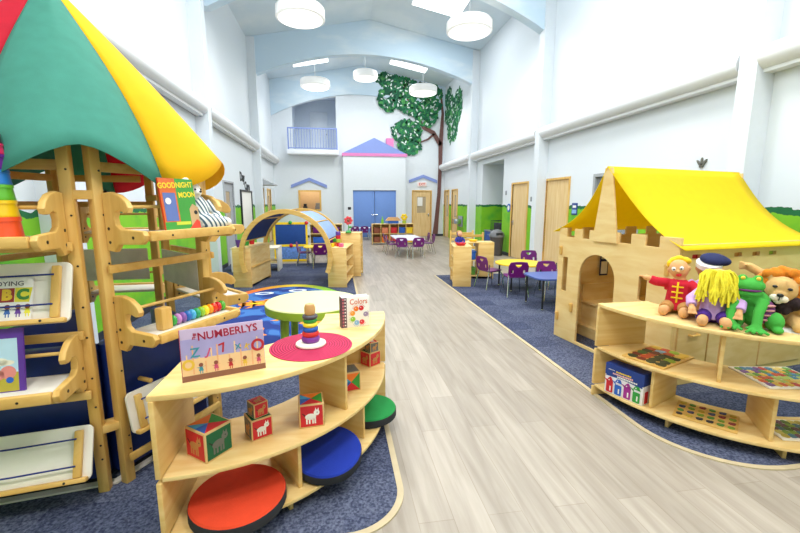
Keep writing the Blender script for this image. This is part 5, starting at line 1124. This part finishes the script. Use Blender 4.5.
# frog
p = (2.61, 2.13); fg = thing('hand_puppet', 'green frog puppet with purple mouth and striped belly, left of the lion', 'puppet', (p[0], p[1], ZT), facing(p, .15), 'hand puppets on the right shelf')
FROG = plain('frog_green', '#3fa23a', .9, bump=.3); FPUR = plain('frog_purple', '#6a2f6a', .9)
b = MB(); b.ell((.03, .02, .12), (.085, .07, .12)); b.ell((-.02, -.01, .27), (.085, .075, .05)); b.ell((-.02, -.02, .225), (.075, .065, .032))
b.ell((-.055, -.02, .315), .026); b.ell((.02, -.02, .315), .026); b.tube([(.03, .01, .16), (-.02, -.02, .22)], [.06, .06])
for s, pts in ((-1, [(-.04, -.02, .19), (-.1, -.09, .12), (-.1, -.14, .04)]), (1, [(.06, -.04, .18), (.03, -.11, .12), (.02, -.16, .035)])):
    b.tube(pts, [.032, .028, .026]); h = V(pts[-1]); b.ell(h, (.032, .03, .024))
    for q in (-1.5, -.5, .5, 1.5): b.tube([h, h+V((.02*q, -.03, -.008)), h+V((.032*q, -.055, -.018))], [.012, .011, .009], 6); b.ell(h+V((.032*q, -.055, -.018)), .011, seg=8)
    b.tube([h, h+V((-.03*s, .0, .0)), h+V((-.05*s, -.01, -.01))], [.012, .01, .009], 6)
b.ell((.12, -.04, .06), (.05, .07, .06)); b.ell((.13, -.1, .022), (.03, .045, .02)); b.ell((-.06, -.05, .05), (.04, .06, .05))
remesh(b.done('body', FROG, fg), .006, 2)
b = MB(); b.ell((-.02, -.038, .247), (.066, .05, .014)); b.done('mouth', FPUR, fg)
b = MB()
for s in (-.055, .02): b.ell((s, -.042, .32), (.012, .008, .013))
b.done('eye', plain('frog_eye', '#e8c83a', .4), fg)
b = MB(); b.ell((.075, -.045, .115), (.05, .03, .075), rot=RZ(.5)); b.done('belly', FPUR, fg)
b = MB()
for z in (.07, .1, .13, .16): b.ell((.085, -.064, z), (.036, .014, .008), rot=RZ(.5))
b.done('belly_stripe', plain('frog_stripe', '#c48a8a', .9), fg)
# lion
p = (2.86, 2.13); ln = thing('hand_puppet', 'lion puppet with orange mane and raised paw at the right end', 'puppet', (p[0], p[1], ZT), facing(p, .05), 'hand puppets on the right shelf')
ln.scale = (1.0, 1.0, 1.0)
LION = plain('lion_tan', '#d3a96a', .9, bump=.3); LCREAM = plain('lion_cream', '#f1e4cc', .9, bump=.3)
HM = T(-.02, -.07, .24) @ RY(.16) @ RX(.06)
b = MB(); b.ell((.02, .02, .12), (.1, .085, .12)); b.ell((0, 0, 0), (.085, .075, .09), HM); b.tube([(0, 0, .15), (0, -.04, .24)], [.07, .06])
b.ell((0, -.055, -.02), (.04, .04, .04), HM); b.ell((0, -.05, .03), (.022, .03, .05), HM)
for s in (-1, 1): b.ell((s*.075, .01, .08), (.03, .018, .032), HM)
arm = [(-.07, .03, .2), (-.13, .03, .33), (-.19, .02, .365)]; b.tube(arm, [.035, .03, .028])
arm2 = [(.07, -.02, .18), (.13, -.09, .12), (.13, -.14, .05)]; b.tube(arm2, [.035, .03, .028])
for s in (-1, 1): b.tube([(s*.05, 0, .05), (s*.08, -.1, .045), (s*.085, -.16, .035)], [.045, .038, .034]); b.ell((s*.085, -.18, .036), (.038, .034, .036))
for h, d in ((V(arm[-1]), V((-1, -.1, .1))), (V(arm2[-1]), V((0, -.7, -.4)))):
    b.ell(h, (.032, .028, .026)); sd_ = V((0, 0, 1)) if abs(d.x) > .5 else V((1, 0, 0))
    for q in (-1.5, -.5, .5, 1.5): b.tube([h, h+d*.03+sd_*.011*q, h+d*.05+sd_*.015*q], [.012, .012, .009], 6)
    b.tube([h, h+d*.012+V((0, -.03, .01)), h+d*.02+V((0, -.04, .012))], [.012, .011, .008], 6)
remesh(b.done('body', LION, ln), .006, 2)
for nm, mt, lo, hi in (('mane_top', plain('mane_orange', '#d9801e', .95, bump=.5, var=.15, sc=40), -30, 210), ('mane_lower', plain('mane_dark', '#2e2024', .95, bump=.5, var=.2, sc=40), 205, 335)):
    b = MB(); r_ = random.Random(11)
    for i in range(70):
        a = rad(r_.uniform(lo, hi)); R_ = r_.uniform(.08, .125); b.ell((R_*math.cos(a), (.01 if nm == 'mane_top' else -.035)+.05*r_.random(), R_*math.sin(a)*1.05), (.026, .026, .03), HM, 8)
    remesh(b.done(nm, mt, ln), .007, 1)
b = MB()
for s in (-1, 1): b.ell((s*.022, -.088, -.036), (.026, .02, .022), HM)
b.ell((0, -.08, -.058), (.022, .018, .016), HM); remesh(b.done('muzzle', LCREAM, ln), .005, 1)
b = MB(); b.ell((0, -.104, -.012), (.018, .01, .012), HM); b.tube([(0, -.106, -.012), (0, -.11, -.045)], .003, 6, HM); b.done('nose', BLACK, ln)
for s in (-1, 1): b = MB(); b.ell((s*.036, -.07, .03), (.013, .009, .009), HM); b.done('eye', BLACK, ln)
b = MB(); b.bx(-.1, .12, -.2, -.08, .0, .004, .001); b.done('label_card', PLUSHW, ln)
